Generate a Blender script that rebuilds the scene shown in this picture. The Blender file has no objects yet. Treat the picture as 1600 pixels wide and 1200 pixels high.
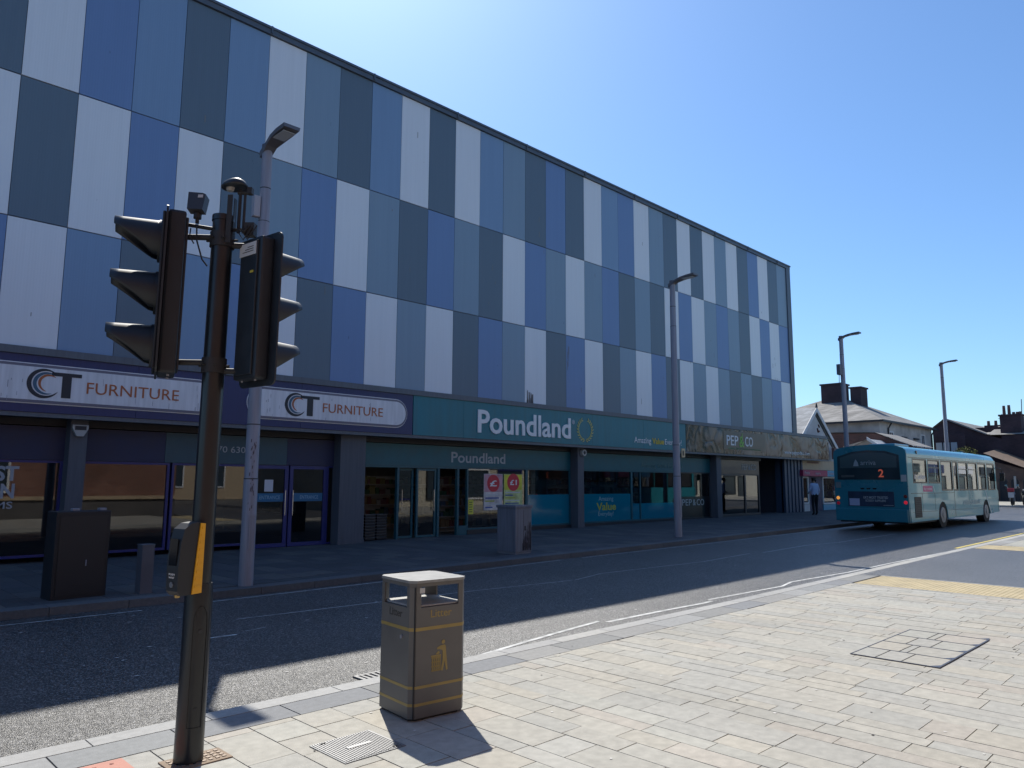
import bpy, bmesh, math, random
from mathutils import Matrix, Vector
R = math.radians
random.seed(7)
scene = bpy.context.scene
col = scene.collection

# ------------------------------------------------------------------ camera, sky, sun, exposure
CAM_H = 1.565
pitch, roll, yaw = R(7.53968), R(0.27182), R(45.17534)
fw = Vector((math.cos(pitch)*math.cos(yaw), math.cos(pitch)*math.sin(yaw), math.sin(pitch)))
rt = Vector((math.sin(yaw), -math.cos(yaw), 0)); up = rt.cross(fw)
r2 = rt*math.cos(roll)+up*math.sin(roll); u2 = -rt*math.sin(roll)+up*math.cos(roll)
cd = bpy.data.cameras.new('camera'); cam = bpy.data.objects.new('camera', cd); col.objects.link(cam)
cd.sensor_width = 36; cd.lens = 1160.86*36/1600; cd.clip_start = 0.05; cd.clip_end = 2000
cam.matrix_world = Matrix(((r2.x, u2.x, -fw.x, 0), (r2.y, u2.y, -fw.y, 0), (r2.z, u2.z, -fw.z, CAM_H), (0, 0, 0, 1)))
scene.camera = cam

SUN = Vector((.41, .765, 1.0)).normalized()
elev = math.asin(SUN.z); az = math.atan2(SUN.x, SUN.y)
w = bpy.data.worlds.new('World'); scene.world = w; w.use_nodes = True
wn = w.node_tree.nodes; wl = w.node_tree.links; wn.clear()
sky = wn.new('ShaderNodeTexSky'); sky.sky_type = 'NISHITA'; sky.sun_disc = False
sky.sun_elevation = elev; sky.sun_rotation = az
sky.altitude = 0; sky.air_density = 1.0; sky.dust_density = 0.7; sky.ozone_density = 3.0
bg = wn.new('ShaderNodeBackground'); bg.inputs['Strength'].default_value = 0.092
wo = wn.new('ShaderNodeOutputWorld'); tn = wn.new('ShaderNodeVectorMath'); tn.operation = 'MULTIPLY'; tn.inputs[1].default_value = (.73, .96, 1.17); wl.new(sky.outputs[0], tn.inputs[0]); wl.new(tn.outputs[0], bg.inputs[0]); wl.new(bg.outputs[0], wo.inputs[0])
sd = bpy.data.lights.new('sun', 'SUN'); sd.energy = 3.7; sd.angle = R(0.53); sd.color = (1.0, .955, .87)
so = bpy.data.objects.new('sun', sd); col.objects.link(so)
so.rotation_euler = SUN.to_track_quat('Z', 'Y').to_euler()
scene.view_settings.view_transform = 'Standard'; scene.view_settings.look = 'None'
scene.view_settings.exposure = 0.62; scene.view_settings.gamma = 1.0

# ------------------------------------------------------------------ materials
MATS = {}
def mat(name, c, rough=.6, metal=0., var=.0, vscale=4., bump=0., bscale=40., coat=0., emit=0., streak=False, alpha=1., spec=.5):
    if name in MATS: return MATS[name]
    m = bpy.data.materials.new(name); m.use_nodes = True; nt = m.node_tree; N = nt.nodes; L = nt.links
    b = N['Principled BSDF']
    b.inputs['Base Color'].default_value = (*c, 1); b.inputs['Roughness'].default_value = rough
    b.inputs['Metallic'].default_value = metal; b.inputs['Coat Weight'].default_value = coat
    b.inputs['Specular IOR Level'].default_value = spec
    if emit: b.inputs['Emission Color'].default_value = (*c, 1); b.inputs['Emission Strength'].default_value = emit
    tc = N.new('ShaderNodeTexCoord')
    if var:
        mp = N.new('ShaderNodeMapping'); L.new(tc.outputs['Object'], mp.inputs[0])
        if streak: mp.inputs['Scale'].default_value = (5, 5, .35)
        n = N.new('ShaderNodeTexNoise'); n.inputs['Scale'].default_value = vscale; n.inputs['Detail'].default_value = 6
        L.new(mp.outputs[0], n.inputs['Vector'])
        r = N.new('ShaderNodeMapRange'); r.inputs['From Min'].default_value = .3; r.inputs['From Max'].default_value = .7
        r.inputs['To Min'].default_value = 1-var; r.inputs['To Max'].default_value = 1+var
        L.new(n.outputs['Fac'], r.inputs['Value'])
        x = N.new('ShaderNodeVectorMath'); x.operation = 'SCALE'; x.inputs[0].default_value = c
        L.new(r.outputs[0], x.inputs['Scale']); L.new(x.outputs[0], b.inputs['Base Color'])
        rr = N.new('ShaderNodeMapRange'); rr.inputs['To Min'].default_value = max(0, rough-.12); rr.inputs['To Max'].default_value = min(1, rough+.12)
        L.new(n.outputs['Fac'], rr.inputs['Value']); L.new(rr.outputs[0], b.inputs['Roughness'])
    if bump:
        n2 = N.new('ShaderNodeTexNoise'); n2.inputs['Scale'].default_value = bscale; n2.inputs['Detail'].default_value = 4
        L.new(tc.outputs['Object'], n2.inputs['Vector'])
        bp = N.new('ShaderNodeBump'); bp.inputs['Strength'].default_value = bump; bp.inputs['Distance'].default_value = .01
        L.new(n2.outputs['Fac'], bp.inputs['Height']); L.new(bp.outputs[0], b.inputs['Normal'])
    MATS[name] = m; return m

def glass(name, tint=(.75, .8, .82), boost=.03, ior=1.5, wavy=.0):
    if name in MATS: return MATS[name]
    m = bpy.data.materials.new(name); m.use_nodes = True; nt = m.node_tree; N = nt.nodes; L = nt.links; N.clear()
    o = N.new('ShaderNodeOutputMaterial'); t = N.new('ShaderNodeBsdfTransparent'); g = N.new('ShaderNodeBsdfGlossy')
    t.inputs[0].default_value = (*tint, 1); g.inputs['Roughness'].default_value = .015
    f = N.new('ShaderNodeFresnel'); f.inputs[0].default_value = ior
    a = N.new('ShaderNodeMath'); a.operation = 'MULTIPLY_ADD'; a.inputs[1].default_value = 1.6; a.inputs[2].default_value = boost; a.use_clamp = True
    x = N.new('ShaderNodeMixShader'); L.new(f.outputs[0], a.inputs[0]); L.new(a.outputs[0], x.inputs[0])
    L.new(t.outputs[0], x.inputs[1]); L.new(g.outputs[0], x.inputs[2]); L.new(x.outputs[0], o.inputs[0])
    if wavy:
        tc = N.new('ShaderNodeTexCoord'); n = N.new('ShaderNodeTexNoise'); n.inputs['Scale'].default_value = .8
        L.new(tc.outputs['Object'], n.inputs['Vector'])
        bp = N.new('ShaderNodeBump'); bp.inputs['Strength'].default_value = wavy; bp.inputs['Distance'].default_value = .02
        L.new(n.outputs['Fac'], bp.inputs['Height']); L.new(bp.outputs[0], g.inputs['Normal']); L.new(bp.outputs[0], f.inputs['Normal'])
    MATS[name] = m; return m

def attr_mat(name, rough=.8, bump=.25, bscale=90., var=.12, vscale=14., spots=True, jitter=1.):
    """stone whose own colour is stored per slab in the 'slab' attribute, plus grain and fine stains"""
    if name in MATS: return MATS[name]
    m = bpy.data.materials.new(name); m.use_nodes = True; nt = m.node_tree; N = nt.nodes; L = nt.links
    b = N['Principled BSDF']; b.inputs['Roughness'].default_value = rough
    a = N.new('ShaderNodeAttribute'); a.attribute_name = 'slab'; tc = N.new('ShaderNodeTexCoord')
    n = N.new('ShaderNodeTexNoise'); n.inputs['Scale'].default_value = vscale; n.inputs['Detail'].default_value = 8
    n1 = N.new('ShaderNodeTexNoise'); n1.inputs['Scale'].default_value = 220; n1.inputs['Detail'].default_value = 3
    nb = N.new('ShaderNodeTexNoise'); nb.inputs['Scale'].default_value = .55; nb.inputs['Detail'].default_value = 4
    for q in (n, n1, nb): L.new(tc.outputs['Object'], q.inputs['Vector'])
    def rng(src, lo, hi, fm=.3, fM=.7):
        r = N.new('ShaderNodeMapRange'); r.inputs['From Min'].default_value = fm; r.inputs['From Max'].default_value = fM
        r.inputs['To Min'].default_value = lo; r.inputs['To Max'].default_value = hi; L.new(src, r.inputs['Value']); return r.outputs[0]
    def mul(x, y):
        q = N.new('ShaderNodeMath'); q.operation = 'MULTIPLY'; L.new(x, q.inputs[0]); L.new(y, q.inputs[1]); return q.outputs[0]
    f = mul(mul(rng(n.outputs['Fac'], 1-var, 1+var), rng(n1.outputs['Fac'], .82, 1.15)), rng(nb.outputs['Fac'], .9, 1.08))
    if spots:
        v = N.new('ShaderNodeTexVoronoi'); v.inputs['Scale'].default_value = 2.1; v.inputs['Randomness'].default_value = 1
        L.new(tc.outputs['Object'], v.inputs['Vector'])
        f = mul(f, rng(v.outputs['Distance'], .3, 1., .022, .035))
    x = N.new('ShaderNodeVectorMath'); x.operation = 'SCALE'; L.new(a.outputs['Color'], x.inputs[0]); L.new(f, x.inputs['Scale'])
    L.new(x.outputs[0], b.inputs['Base Color'])
    bp = N.new('ShaderNodeBump'); bp.inputs['Strength'].default_value = bump; bp.inputs['Distance'].default_value = .004
    n2 = N.new('ShaderNodeTexNoise'); n2.inputs['Scale'].default_value = bscale; n2.inputs['Detail'].default_value = 5
    L.new(tc.outputs['Object'], n2.inputs['Vector']); L.new(n2.outputs['Fac'], bp.inputs['Height']); L.new(bp.outputs[0], b.inputs['Normal'])
    MATS[name] = m; return m

def asphalt(name, base=.024, chip=.24, scale=95.):
    m = bpy.data.materials.new(name); m.use_nodes = True; nt = m.node_tree; N = nt.nodes; L = nt.links
    b = N['Principled BSDF']; tc = N.new('ShaderNodeTexCoord')
    v = N.new('ShaderNodeTexVoronoi'); v.inputs['Scale'].default_value = scale; L.new(tc.outputs['Object'], v.inputs['Vector'])
    cr = N.new('ShaderNodeValToRGB'); cr.color_ramp.elements[0].position = .1; cr.color_ramp.elements[0].color = (base*.3, base*.3, base*.32, 1)
    cr.color_ramp.elements[1].position = .95; cr.color_ramp.elements[1].color = (chip, chip*.98, chip*.95, 1)
    e = cr.color_ramp.elements.new(.6); e.color = (base, base, base*1.03, 1)
    sp = N.new('ShaderNodeSeparateColor'); L.new(v.outputs['Color'], sp.inputs[0]); L.new(sp.outputs[0], cr.inputs[0])
    n = N.new('ShaderNodeTexNoise'); n.inputs['Scale'].default_value = .6; n.inputs['Detail'].default_value = 6; L.new(tc.outputs['Object'], n.inputs['Vector'])
    r = N.new('ShaderNodeMapRange'); r.inputs['From Min'].default_value = .3; r.inputs['From Max'].default_value = .7
    r.inputs['To Min'].default_value = .8; r.inputs['To Max'].default_value = 1.2; L.new(n.outputs['Fac'], r.inputs['Value'])
    x = N.new('ShaderNodeVectorMath'); x.operation = 'SCALE'; L.new(cr.outputs[0], x.inputs[0]); L.new(r.outputs[0], x.inputs['Scale'])
    L.new(x.outputs[0], b.inputs['Base Color']); b.inputs['Roughness'].default_value = .45; b.inputs['Specular IOR Level'].default_value = .7
    bp = N.new('ShaderNodeBump'); bp.inputs['Strength'].default_value = 1.; bp.inputs['Distance'].default_value = .006
    L.new(v.outputs['Distance'], bp.inputs['Height']); bp.invert = True; L.new(bp.outputs[0], b.inputs['Normal'])
    return m

def brickmat(name, c1, c2, mortar, scale=1., w=.225, h=.075):
    m = bpy.data.materials.new(name); m.use_nodes = True; nt = m.node_tree; N = nt.nodes; L = nt.links
    b = N['Principled BSDF']; tc = N.new('ShaderNodeTexCoord'); g = N.new('ShaderNodeNewGeometry')
    s = N.new('ShaderNodeSeparateXYZ'); L.new(tc.outputs['Object'], s.inputs[0])
    a = N.new('ShaderNodeMath'); a.operation = 'ADD'; L.new(s.outputs['X'], a.inputs[0]); L.new(s.outputs['Y'], a.inputs[1])
    cb = N.new('ShaderNodeCombineXYZ'); L.new(a.outputs[0], cb.inputs['X']); L.new(s.outputs['Z'], cb.inputs['Y'])
    t = N.new('ShaderNodeTexBrick'); L.new(cb.outputs[0], t.inputs['Vector'])
    t.inputs['Scale'].default_value = scale; t.inputs['Brick Width'].default_value = w; t.inputs['Row Height'].default_value = h
    t.inputs['Mortar Size'].default_value = .006; t.inputs['Color1'].default_value = (*c1, 1); t.inputs['Color2'].default_value = (*c2, 1)
    t.inputs['Mortar'].default_value = (*mortar, 1)
    n = N.new('ShaderNodeTexNoise'); n.inputs['Scale'].default_value = .9; n.inputs['Detail'].default_value = 7; L.new(tc.outputs['Object'], n.inputs['Vector'])
    r = N.new('ShaderNodeMapRange'); r.inputs['From Min'].default_value = .3; r.inputs['From Max'].default_value = .7
    r.inputs['To Min'].default_value = .72; r.inputs['To Max'].default_value = 1.2; L.new(n.outputs['Fac'], r.inputs['Value'])
    x = N.new('ShaderNodeVectorMath'); x.operation = 'SCALE'; L.new(t.outputs['Color'], x.inputs[0]); L.new(r.outputs[0], x.inputs['Scale'])
    L.new(x.outputs[0], b.inputs['Base Color']); b.inputs['Roughness'].default_value = .9
    MATS[name] = m; return m

def cladmat(name, c):
    """coated metal panel: fine vertical ribs, faint dirt streaks"""
    m = bpy.data.materials.new(name); m.use_nodes = True; nt = m.node_tree; N = nt.nodes; L = nt.links
    b = N['Principled BSDF']; b.inputs['Roughness'].default_value = .42; tc = N.new('ShaderNodeTexCoord')
    mp = N.new('ShaderNodeMapping'); mp.inputs['Scale'].default_value = (3.2, 1, .12); L.new(tc.outputs['Object'], mp.inputs[0])
    n = N.new('ShaderNodeTexNoise'); n.inputs['Scale'].default_value = 2.4; n.inputs['Detail'].default_value = 8; n.inputs['Roughness'].default_value = .65
    L.new(mp.outputs[0], n.inputs['Vector'])
    r = N.new('ShaderNodeMapRange'); r.inputs['From Min'].default_value = .25; r.inputs['From Max'].default_value = .75
    r.inputs['To Min'].default_value = .95; r.inputs['To Max'].default_value = 1.03; L.new(n.outputs['Fac'], r.inputs['Value'])
    # sparse dark scuffs, each a short vertical smear
    mp2 = N.new('ShaderNodeMapping'); mp2.inputs['Scale'].default_value = (3.0, 1, .9); L.new(tc.outputs['Object'], mp2.inputs[0])
    n3 = N.new('ShaderNodeTexNoise'); n3.inputs['Scale'].default_value = 3.1; n3.inputs['Detail'].default_value = 5; L.new(mp2.outputs[0], n3.inputs['Vector'])
    r3 = N.new('ShaderNodeMapRange'); r3.inputs['From Min'].default_value = .75; r3.inputs['From Max'].default_value = .8
    r3.inputs['To Min'].default_value = 1; r3.inputs['To Max'].default_value = .55; L.new(n3.outputs['Fac'], r3.inputs['Value'])
    mm = N.new('ShaderNodeMath'); mm.operation = 'MULTIPLY'; L.new(r.outputs[0], mm.inputs[0]); L.new(r3.outputs[0], mm.inputs[1])
    x = N.new('ShaderNodeVectorMath'); x.operation = 'SCALE'; x.inputs[0].default_value = c; L.new(mm.outputs[0], x.inputs['Scale'])
    L.new(x.outputs[0], b.inputs['Base Color'])
    wv = N.new('ShaderNodeTexWave'); wv.inputs['Scale'].default_value = 6.2; wv.bands_direction = 'X'; L.new(tc.outputs['Object'], wv.inputs['Vector'])
    bp = N.new('ShaderNodeBump'); bp.inputs['Strength'].default_value = .1; bp.inputs['Distance'].default_value = .004
    L.new(wv.outputs['Fac'], bp.inputs['Height']); L.new(bp.outputs[0], b.inputs['Normal'])
    MATS[name] = m; return m

def filmmat(name):
    """glossy dark printed film, rippled and peeling"""
    m = bpy.data.materials.new(name); m.use_nodes = True; nt = m.node_tree; N = nt.nodes; L = nt.links
    b = N['Principled BSDF']; tc = N.new('ShaderNodeTexCoord')
    mp = N.new('ShaderNodeMapping'); mp.inputs['Scale'].default_value = (1.1, 1, .9); L.new(tc.outputs['Object'], mp.inputs[0])
    n = N.new('ShaderNodeTexNoise'); n.inputs['Scale'].default_value = 1.5; n.inputs['Detail'].default_value = 1.0; n.inputs['Distortion'].default_value = 1.2
    L.new(mp.outputs[0], n.inputs['Vector'])
    cr = N.new('ShaderNodeValToRGB'); cr.color_ramp.elements[0].position = .43; cr.color_ramp.elements[0].color = (.006, .006, .008, 1)
    cr.color_ramp.elements[1].position = .6; cr.color_ramp.elements[1].color = (.115, .11, .11, 1)  # pale and dark swirls of reflection painted into the base colour
    L.new(n.outputs['Fac'], cr.inputs[0]); L.new(cr.outputs[0], b.inputs['Base Color'])
    b.inputs['Roughness'].default_value = .18; b.inputs['Specular IOR Level'].default_value = .3
    bp = N.new('ShaderNodeBump'); bp.inputs['Strength'].default_value = .4; bp.inputs['Distance'].default_value = .1
    L.new(n.outputs['Fac'], bp.inputs['Height']); L.new(bp.outputs[0], b.inputs['Normal'])
    MATS[name] = m; return m

def roofmat(name, c, row=.2, wd=.3, var=.25):
    m = brickmat(name, tuple(v*(1-var) for v in c), tuple(v*(1+var) for v in c), tuple(v*.45 for v in c), 1., wd, row)
    return m

# ------------------------------------------------------------------ mesh builder
class MB:
    def __init__(s, M=None): s.v = []; s.f = []; s.m = []; s.sm = []; s.M = M or Matrix.Identity(4); s.cols = []
    def add(s, vs, fs, mi=0, smooth=False, c=None):
        o = len(s.v); s.v += [tuple(s.M @ Vector(p)) for p in vs]
        for q in fs: s.f.append([o+i for i in q]); s.m.append(mi); s.sm.append(smooth); s.cols.append(c)
        return s
    def box(s, a, b, mi=0, bev=0.):
        x0, x1 = sorted((a[0], b[0])); y0, y1 = sorted((a[1], b[1])); z0, z1 = sorted((a[2], b[2]))
        if bev > 0:
            bm = bmesh.new(); bmesh.ops.create_cube(bm, size=1)
            bmesh.ops.scale(bm, vec=(x1-x0, y1-y0, z1-z0), verts=bm.verts)
            bmesh.ops.bevel(bm, geom=bm.edges[:], offset=bev, segments=2, affect='EDGES', profile=.6)
            bmesh.ops.translate(bm, vec=((x0+x1)/2, (y0+y1)/2, (z0+z1)/2), verts=bm.verts)
            bm.verts.index_update()
            s.add([tuple(v.co) for v in bm.verts], [[v.index for v in f.verts] for f in bm.faces], mi); bm.free(); return s
        vs = [(x0,y0,z0),(x1,y0,z0),(x1,y1,z0),(x0,y1,z0),(x0,y0,z1),(x1,y0,z1),(x1,y1,z1),(x0,y1,z1)]
        return s.add(vs, [(0,3,2,1),(4,5,6,7),(0,1,5,4),(1,2,6,5),(2,3,7,6),(3,0,4,7)], mi)
    def quad(s, pts, mi=0, c=None): return s.add(pts, [tuple(range(len(pts)))], mi, c=c)
    def tube(s, pts, rad, n=16, mi=0, cap=True, smooth=True):
        pts = [Vector(p) for p in pts]; rad = rad if isinstance(rad, (list, tuple)) else [rad]*len(pts)
        vs = []; prev = None
        for i, p in enumerate(pts):
            d = (pts[min(i+1, len(pts)-1)]-pts[max(i-1, 0)]).normalized()
            a = prev if prev is not None else (Vector((1, 0, 0)) if abs(d.x) < .8 else Vector((0, 1, 0)))
            a = (a-d*a.dot(d)).normalized(); prev = a; b = d.cross(a)
            vs += [tuple(p+(a*math.cos(2*math.pi*k/n)+b*math.sin(2*math.pi*k/n))*rad[i]) for k in range(n)]
        fs = [(i*n+k, i*n+(k+1) % n, (i+1)*n+(k+1) % n, (i+1)*n+k) for i in range(len(pts)-1) for k in range(n)]
        s.add(vs, fs, mi, smooth)
        if cap:
            s.add(vs[:n], [tuple(reversed(range(n)))], mi); s.add(vs[-n:], [tuple(range(n))], mi)
        return s
    def prism(s, poly, axis, a, b, mi=0):
        """poly: 2D outline; axis 'x','y','z' = extrusion axis"""
        def P(u, v, w): return {'x': (w, u, v), 'y': (u, w, v), 'z': (u, v, w)}[axis]
        n = len(poly); vs = [P(u, v, a) for u, v in poly]+[P(u, v, b) for u, v in poly]
        return s.add(vs, [tuple(range(n)), tuple(reversed(range(n, 2*n)))]+[(i, i+n, (i+1) % n+n, (i+1) % n) for i in range(n)], mi)
    def build(s, name, mats, parent=None, recalc=True, attr=False):
        me = bpy.data.meshes.new(name); me.from_pydata(s.v, [], s.f)
        for m in (mats if isinstance(mats, (list, tuple)) else [mats]): me.materials.append(m)
        me.polygons.foreach_set('material_index', s.m); me.polygons.foreach_set('use_smooth', s.sm)
        if attr:
            ca = me.color_attributes.new('slab', 'FLOAT_COLOR', 'CORNER'); k = 0
            for pi, p in enumerate(me.polygons):
                for _ in p.vertices: ca.data[k].color = (*(s.cols[pi] or (.2, .2, .2)), 1); k += 1
        me.update()
        if recalc:
            bm = bmesh.new(); bm.from_mesh(me); bmesh.ops.recalc_face_normals(bm, faces=bm.faces); bm.to_mesh(me); bm.free()
        o = bpy.data.objects.new(name, me); col.objects.link(o)
        if parent: o.parent = parent
        return o

def tag(o, label=None, cat=None, group=None, kind=None):
    if label: o['label'] = label
    if cat: o['category'] = cat
    if group: o['group'] = group
    if kind: o['kind'] = kind
    return o
def thing(name, label, cat, loc=(0, 0, 0), rz=0, group=None):
    o = bpy.data.objects.new(name, None); col.objects.link(o); o.location = loc; o.rotation_euler = (0, 0, rz)
    o.empty_display_size = .2
    return tag(o, label, cat, group)
def copy_tree(o, parent=None):
    c = o.copy(); col.objects.link(c); c.parent = parent
    for ch in list(o.children): copy_tree(ch, c)
    return c
def struct(mb, name, m, **k): return tag(mb.build(name, m, recalc=False, **k), kind='structure')
def text_mb(mb, s, x, y, z, size, ext=.004, mi=0, width=None, bold=0., align='LEFT', M=None, sy=1., sp=1., height=None, facing='-y'):
    """lettering as real geometry, standing in a vertical plane that faces -Y (or -X, or up) at (x,y,z) = left end of the baseline"""
    cu = bpy.data.curves.new('t', 'FONT'); cu.body = s; cu.size = size; cu.extrude = ext; cu.offset = bold*size; cu.align_x = 'LEFT'; cu.resolution_u = 3
    cu.space_character = sp
    ob = bpy.data.objects.new('t', cu); col.objects.link(ob); dg = bpy.context.evaluated_depsgraph_get()
    me = bpy.data.meshes.new_from_object(ob.evaluated_get(dg)); vs = [v.co.copy() for v in me.vertices]; fs = [tuple(p.vertices) for p in me.polygons]
    bpy.data.objects.remove(ob); bpy.data.curves.remove(cu); bpy.data.meshes.remove(me)
    if not vs: return mb
    x0 = min(v.x for v in vs); x1 = max(v.x for v in vs); y1 = max(v.y for v in vs)
    kx = width/(x1-x0) if width else 1.; ky = (height/y1) if height else sy
    off = {'LEFT': 0, 'CENTER': (x1-x0)*kx/2, 'RIGHT': (x1-x0)*kx}[align]
    out = []
    for v in vs:
        a = (v.x-x0)*kx-off; b = v.y*ky; c = v.z
        if facing == '-y': out.append((x+a, y-c, z+b))
        elif facing == '-x': out.append((x-c, y-a, z+b))
        else: out.append((x+a, y+b, z+c))
    return mb.add(out, fs, mi)

def gz(x): return .006*(max(9, min(x, 70))-9)

# ------------------------------------------------------------------ colours
M_conc = mat('concrete_grey', (.20, .20, .21), .85, var=.15, bump=.2)
M_trim = mat('slate_grey_trim', (.115, .13, .15), .5, var=.12, streak=True)
M_navy = mat('navy_paint', (.028, .036, .12), .45, var=.12, streak=True)
M_navyd = mat('navy_paint_dull', (.022, .028, .075), .55, var=.1)
M_teal = mat('teal_sign', (.008, .165, .21), .4, var=.1, vscale=1.5, streak=True)
M_teald = mat('teal_panel', (.008, .105, .135), .45, var=.1)
M_tealv = mat('teal_vinyl', (.004, .17, .25), .07)
M_white = mat('white_sign', (.72, .72, .74), .45, var=.1, vscale=3, streak=True)
M_wletter = mat('white_letters', (.8, .8, .8), .5)
M_gold = mat('gold_letters', (.6, .55, .2), .5)
M_orange = mat('rust_orange_letters', (.42, .12, .04), .5)
M_slateb = mat('slate_blue', (.05, .13, .2), .5)
M_char = mat('charcoal', (.022, .025, .032), .5, var=.1)
M_black = mat('black_gloss', (.008, .010, .014), .33, coat=.1, var=.2, vscale=6)
M_blackm = mat('black_matt', (.018, .018, .02), .6, var=.15)
M_galv = mat('galvanised_grey', (.27, .27, .305), .55, metal=.1, var=.14, vscale=5, streak=True)
M_frame = mat('dark_frame', (.03, .04, .05), .4)
M_navyf = mat('navy_frame', (.02, .03, .16), .35)
M_tealf = mat('teal_frame', (.01, .09, .12), .4)
M_glass = glass('shop_glass', (.36, .4, .42), .05)
M_rub = mat('rubber', (.02, .02, .02), .8)

# ------------------------------------------------------------------ ground
def sheet(mb, x0, x1, y0, y1, z, mi=0):
    xs = sorted({x0, x1, *[q for q in (9, 70) if x0 < q < x1]})
    for a, b in zip(xs, xs[1:]): mb.quad([(a, y0, z+gz(a)), (b, y0, z+gz(b)), (b, y1, z+gz(b)), (a, y1, z+gz(a))], mi)
    return mb
M_asph = asphalt('road_asphalt'); M_asph2 = asphalt('side_street_asphalt', .07, .17, 110)
struct(sheet(MB(), -600, 900, -600, 900, -.16), 'ground', mat('earth_and_paving', (.11, .105, .1), .9, var=.3, vscale=.3))
rd = MB(); sheet(rd, -80, 55, 5.16, 10.9, -.1); sheet(rd, 44.5, 55, 10.9, 60, -.1); sheet(rd, 44.5, 55, -60, 5.16, -.1)
struct(rd, 'road', M_asph)

def clip_y(x): return 5.0
SLABM = attr_mat('sandstone_slabs', .78, .3)
SLABD = attr_mat('grey_slabs', .85, .3)
def paving(name, x0, x1, y0, y1, z, m, pal, cw=(.3, .38, .45), ll=(.45, .95), gap=.0035, along='y', holes=(), jm=None, edge=None):
    mb = MB(); bed = MB(); sheet(bed, x0, x1, y0, y1, z-.006)
    x = x0
    while x < x1-.05:
        wd = min(random.choice(cw), x1-x); y = y0-random.random()*.5
        while y < y1:
            ln = random.uniform(*ll); a = max(y, y0); b = min(y+ln, y1); y += ln
            if b-a < .03: continue
            cx, cy = x+wd/2, (a+b)/2
            if any(h[0]-.02 < cx < h[1]+.02 and h[2]-.02 < cy < h[3]+.02 for h in holes): continue
            c = random.choice(pal); k = random.uniform(.94, 1.05); c = tuple(v*k for v in c); t = random.uniform(-.0009, .0012)
            X0, X1, Y0, Y1 = x+gap, x+wd-gap, a+gap, b-gap
            zz = [z+gz(X0)+t, z+gz(X1)+t+random.uniform(-.0008, .0008)]
            q = [(X0, Y0, zz[0]), (X1, Y0, zz[1]), (X1, Y1, zz[1]), (X0, Y1, zz[0])]
            mb.add(q+[(p[0], p[1], p[2]-.005) for p in q], [(0, 1, 2, 3), (0, 4, 5, 1), (1, 5, 6, 2), (2, 6, 7, 3), (3, 7, 4, 0)], 0, c=c)
        x += wd
    struct(bed, name+'_joints', jm or mat('joint_sand', (.05, .047, .042), .95))
    return struct(mb, name, m, attr=True)
pal_n = [(.385, .36, .30), (.375, .355, .302), (.365, .35, .302), (.355, .345, .305), (.39, .362, .30), (.36, .35, .31), (.385, .352, .298), (.37, .352, .302), (.365, .352, .31), (.37, .36, .312)]
LID = (2.44, 2.86, 3.76, 4.15); GRATE = (7.28, 8.92, 2.12, 2.85)
paving('pavement', -8, 3.4, -2, 4.74, 0, SLABM, pal_n, cw=(.3, .3, .38), ll=(.3, .6), gap=.0035)
paving('pavement_right', 3.4, 12.2, -2, 4.74, 0, SLABM, pal_n, cw=(.15, .2, .2, .3), ll=(.24, .68), gap=.003)
paving('pavement_beyond', 21.7, 44.4, -2, 4.74, 0, SLABM, pal_n, cw=(.4, .5), ll=(.5, 1.2))
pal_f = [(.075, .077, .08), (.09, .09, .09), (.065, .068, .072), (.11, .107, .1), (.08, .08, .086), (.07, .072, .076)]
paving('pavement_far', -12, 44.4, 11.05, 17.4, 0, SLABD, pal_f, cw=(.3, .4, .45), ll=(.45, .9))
paving('pavement_end', 55.2, 66, -10, 40, 0, SLABM, pal_n, cw=(.6,), ll=(.6, 1.2))
# near kerb: pale granite kerb + grey setts behind it
kb = MB(); km = attr_mat('granite', .8, .35, 120, .1, 20, False)
x = -8.
while x < 44.4:
    ln = random.uniform(.7, 1.05); b = min(x+ln, 44.4); c = random.choice([(.37, .365, .345), (.35, .345, .33), (.4, .39, .36)])
    q = [(x+.004, 5.05, gz(x)), (b-.004, 5.05, gz(b)), (b-.004, 5.215, gz(b)), (x+.004, 5.215, gz(x))]
    kb.add(q+[(p[0], p[1], p[2]-.15) for p in q], [(0, 1, 2, 3), (0, 4, 5, 1), (1, 5, 6, 2), (2, 6, 7, 3), (3, 7, 4, 0)], 0, c=c); x = b
x = -8.
while x < 44.4:
    ln = random.uniform(.6, .95); b = min(x+ln, 44.4); c = random.choice([(.25, .255, .25), (.22, .22, .21), (.3, .3, .29), (.27, .265, .25), (.2, .205, .21)])
    q = [(x+.005, 4.75, gz(x)-.001), (b-.005, 4.75, gz(b)-.001), (b-.005, 5.042, gz(b)-.001), (x+.005, 5.042, gz(x)-.001)]
    kb.add(q+[(p[0], p[1], p[2]-.15) for p in q], [(0, 1, 2, 3), (0, 4, 5, 1), (1, 5, 6, 2), (2, 6, 7, 3), (3, 7, 4, 0)], 0, c=c); x = b
struct(kb, 'kerb_near', km, attr=True)
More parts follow.
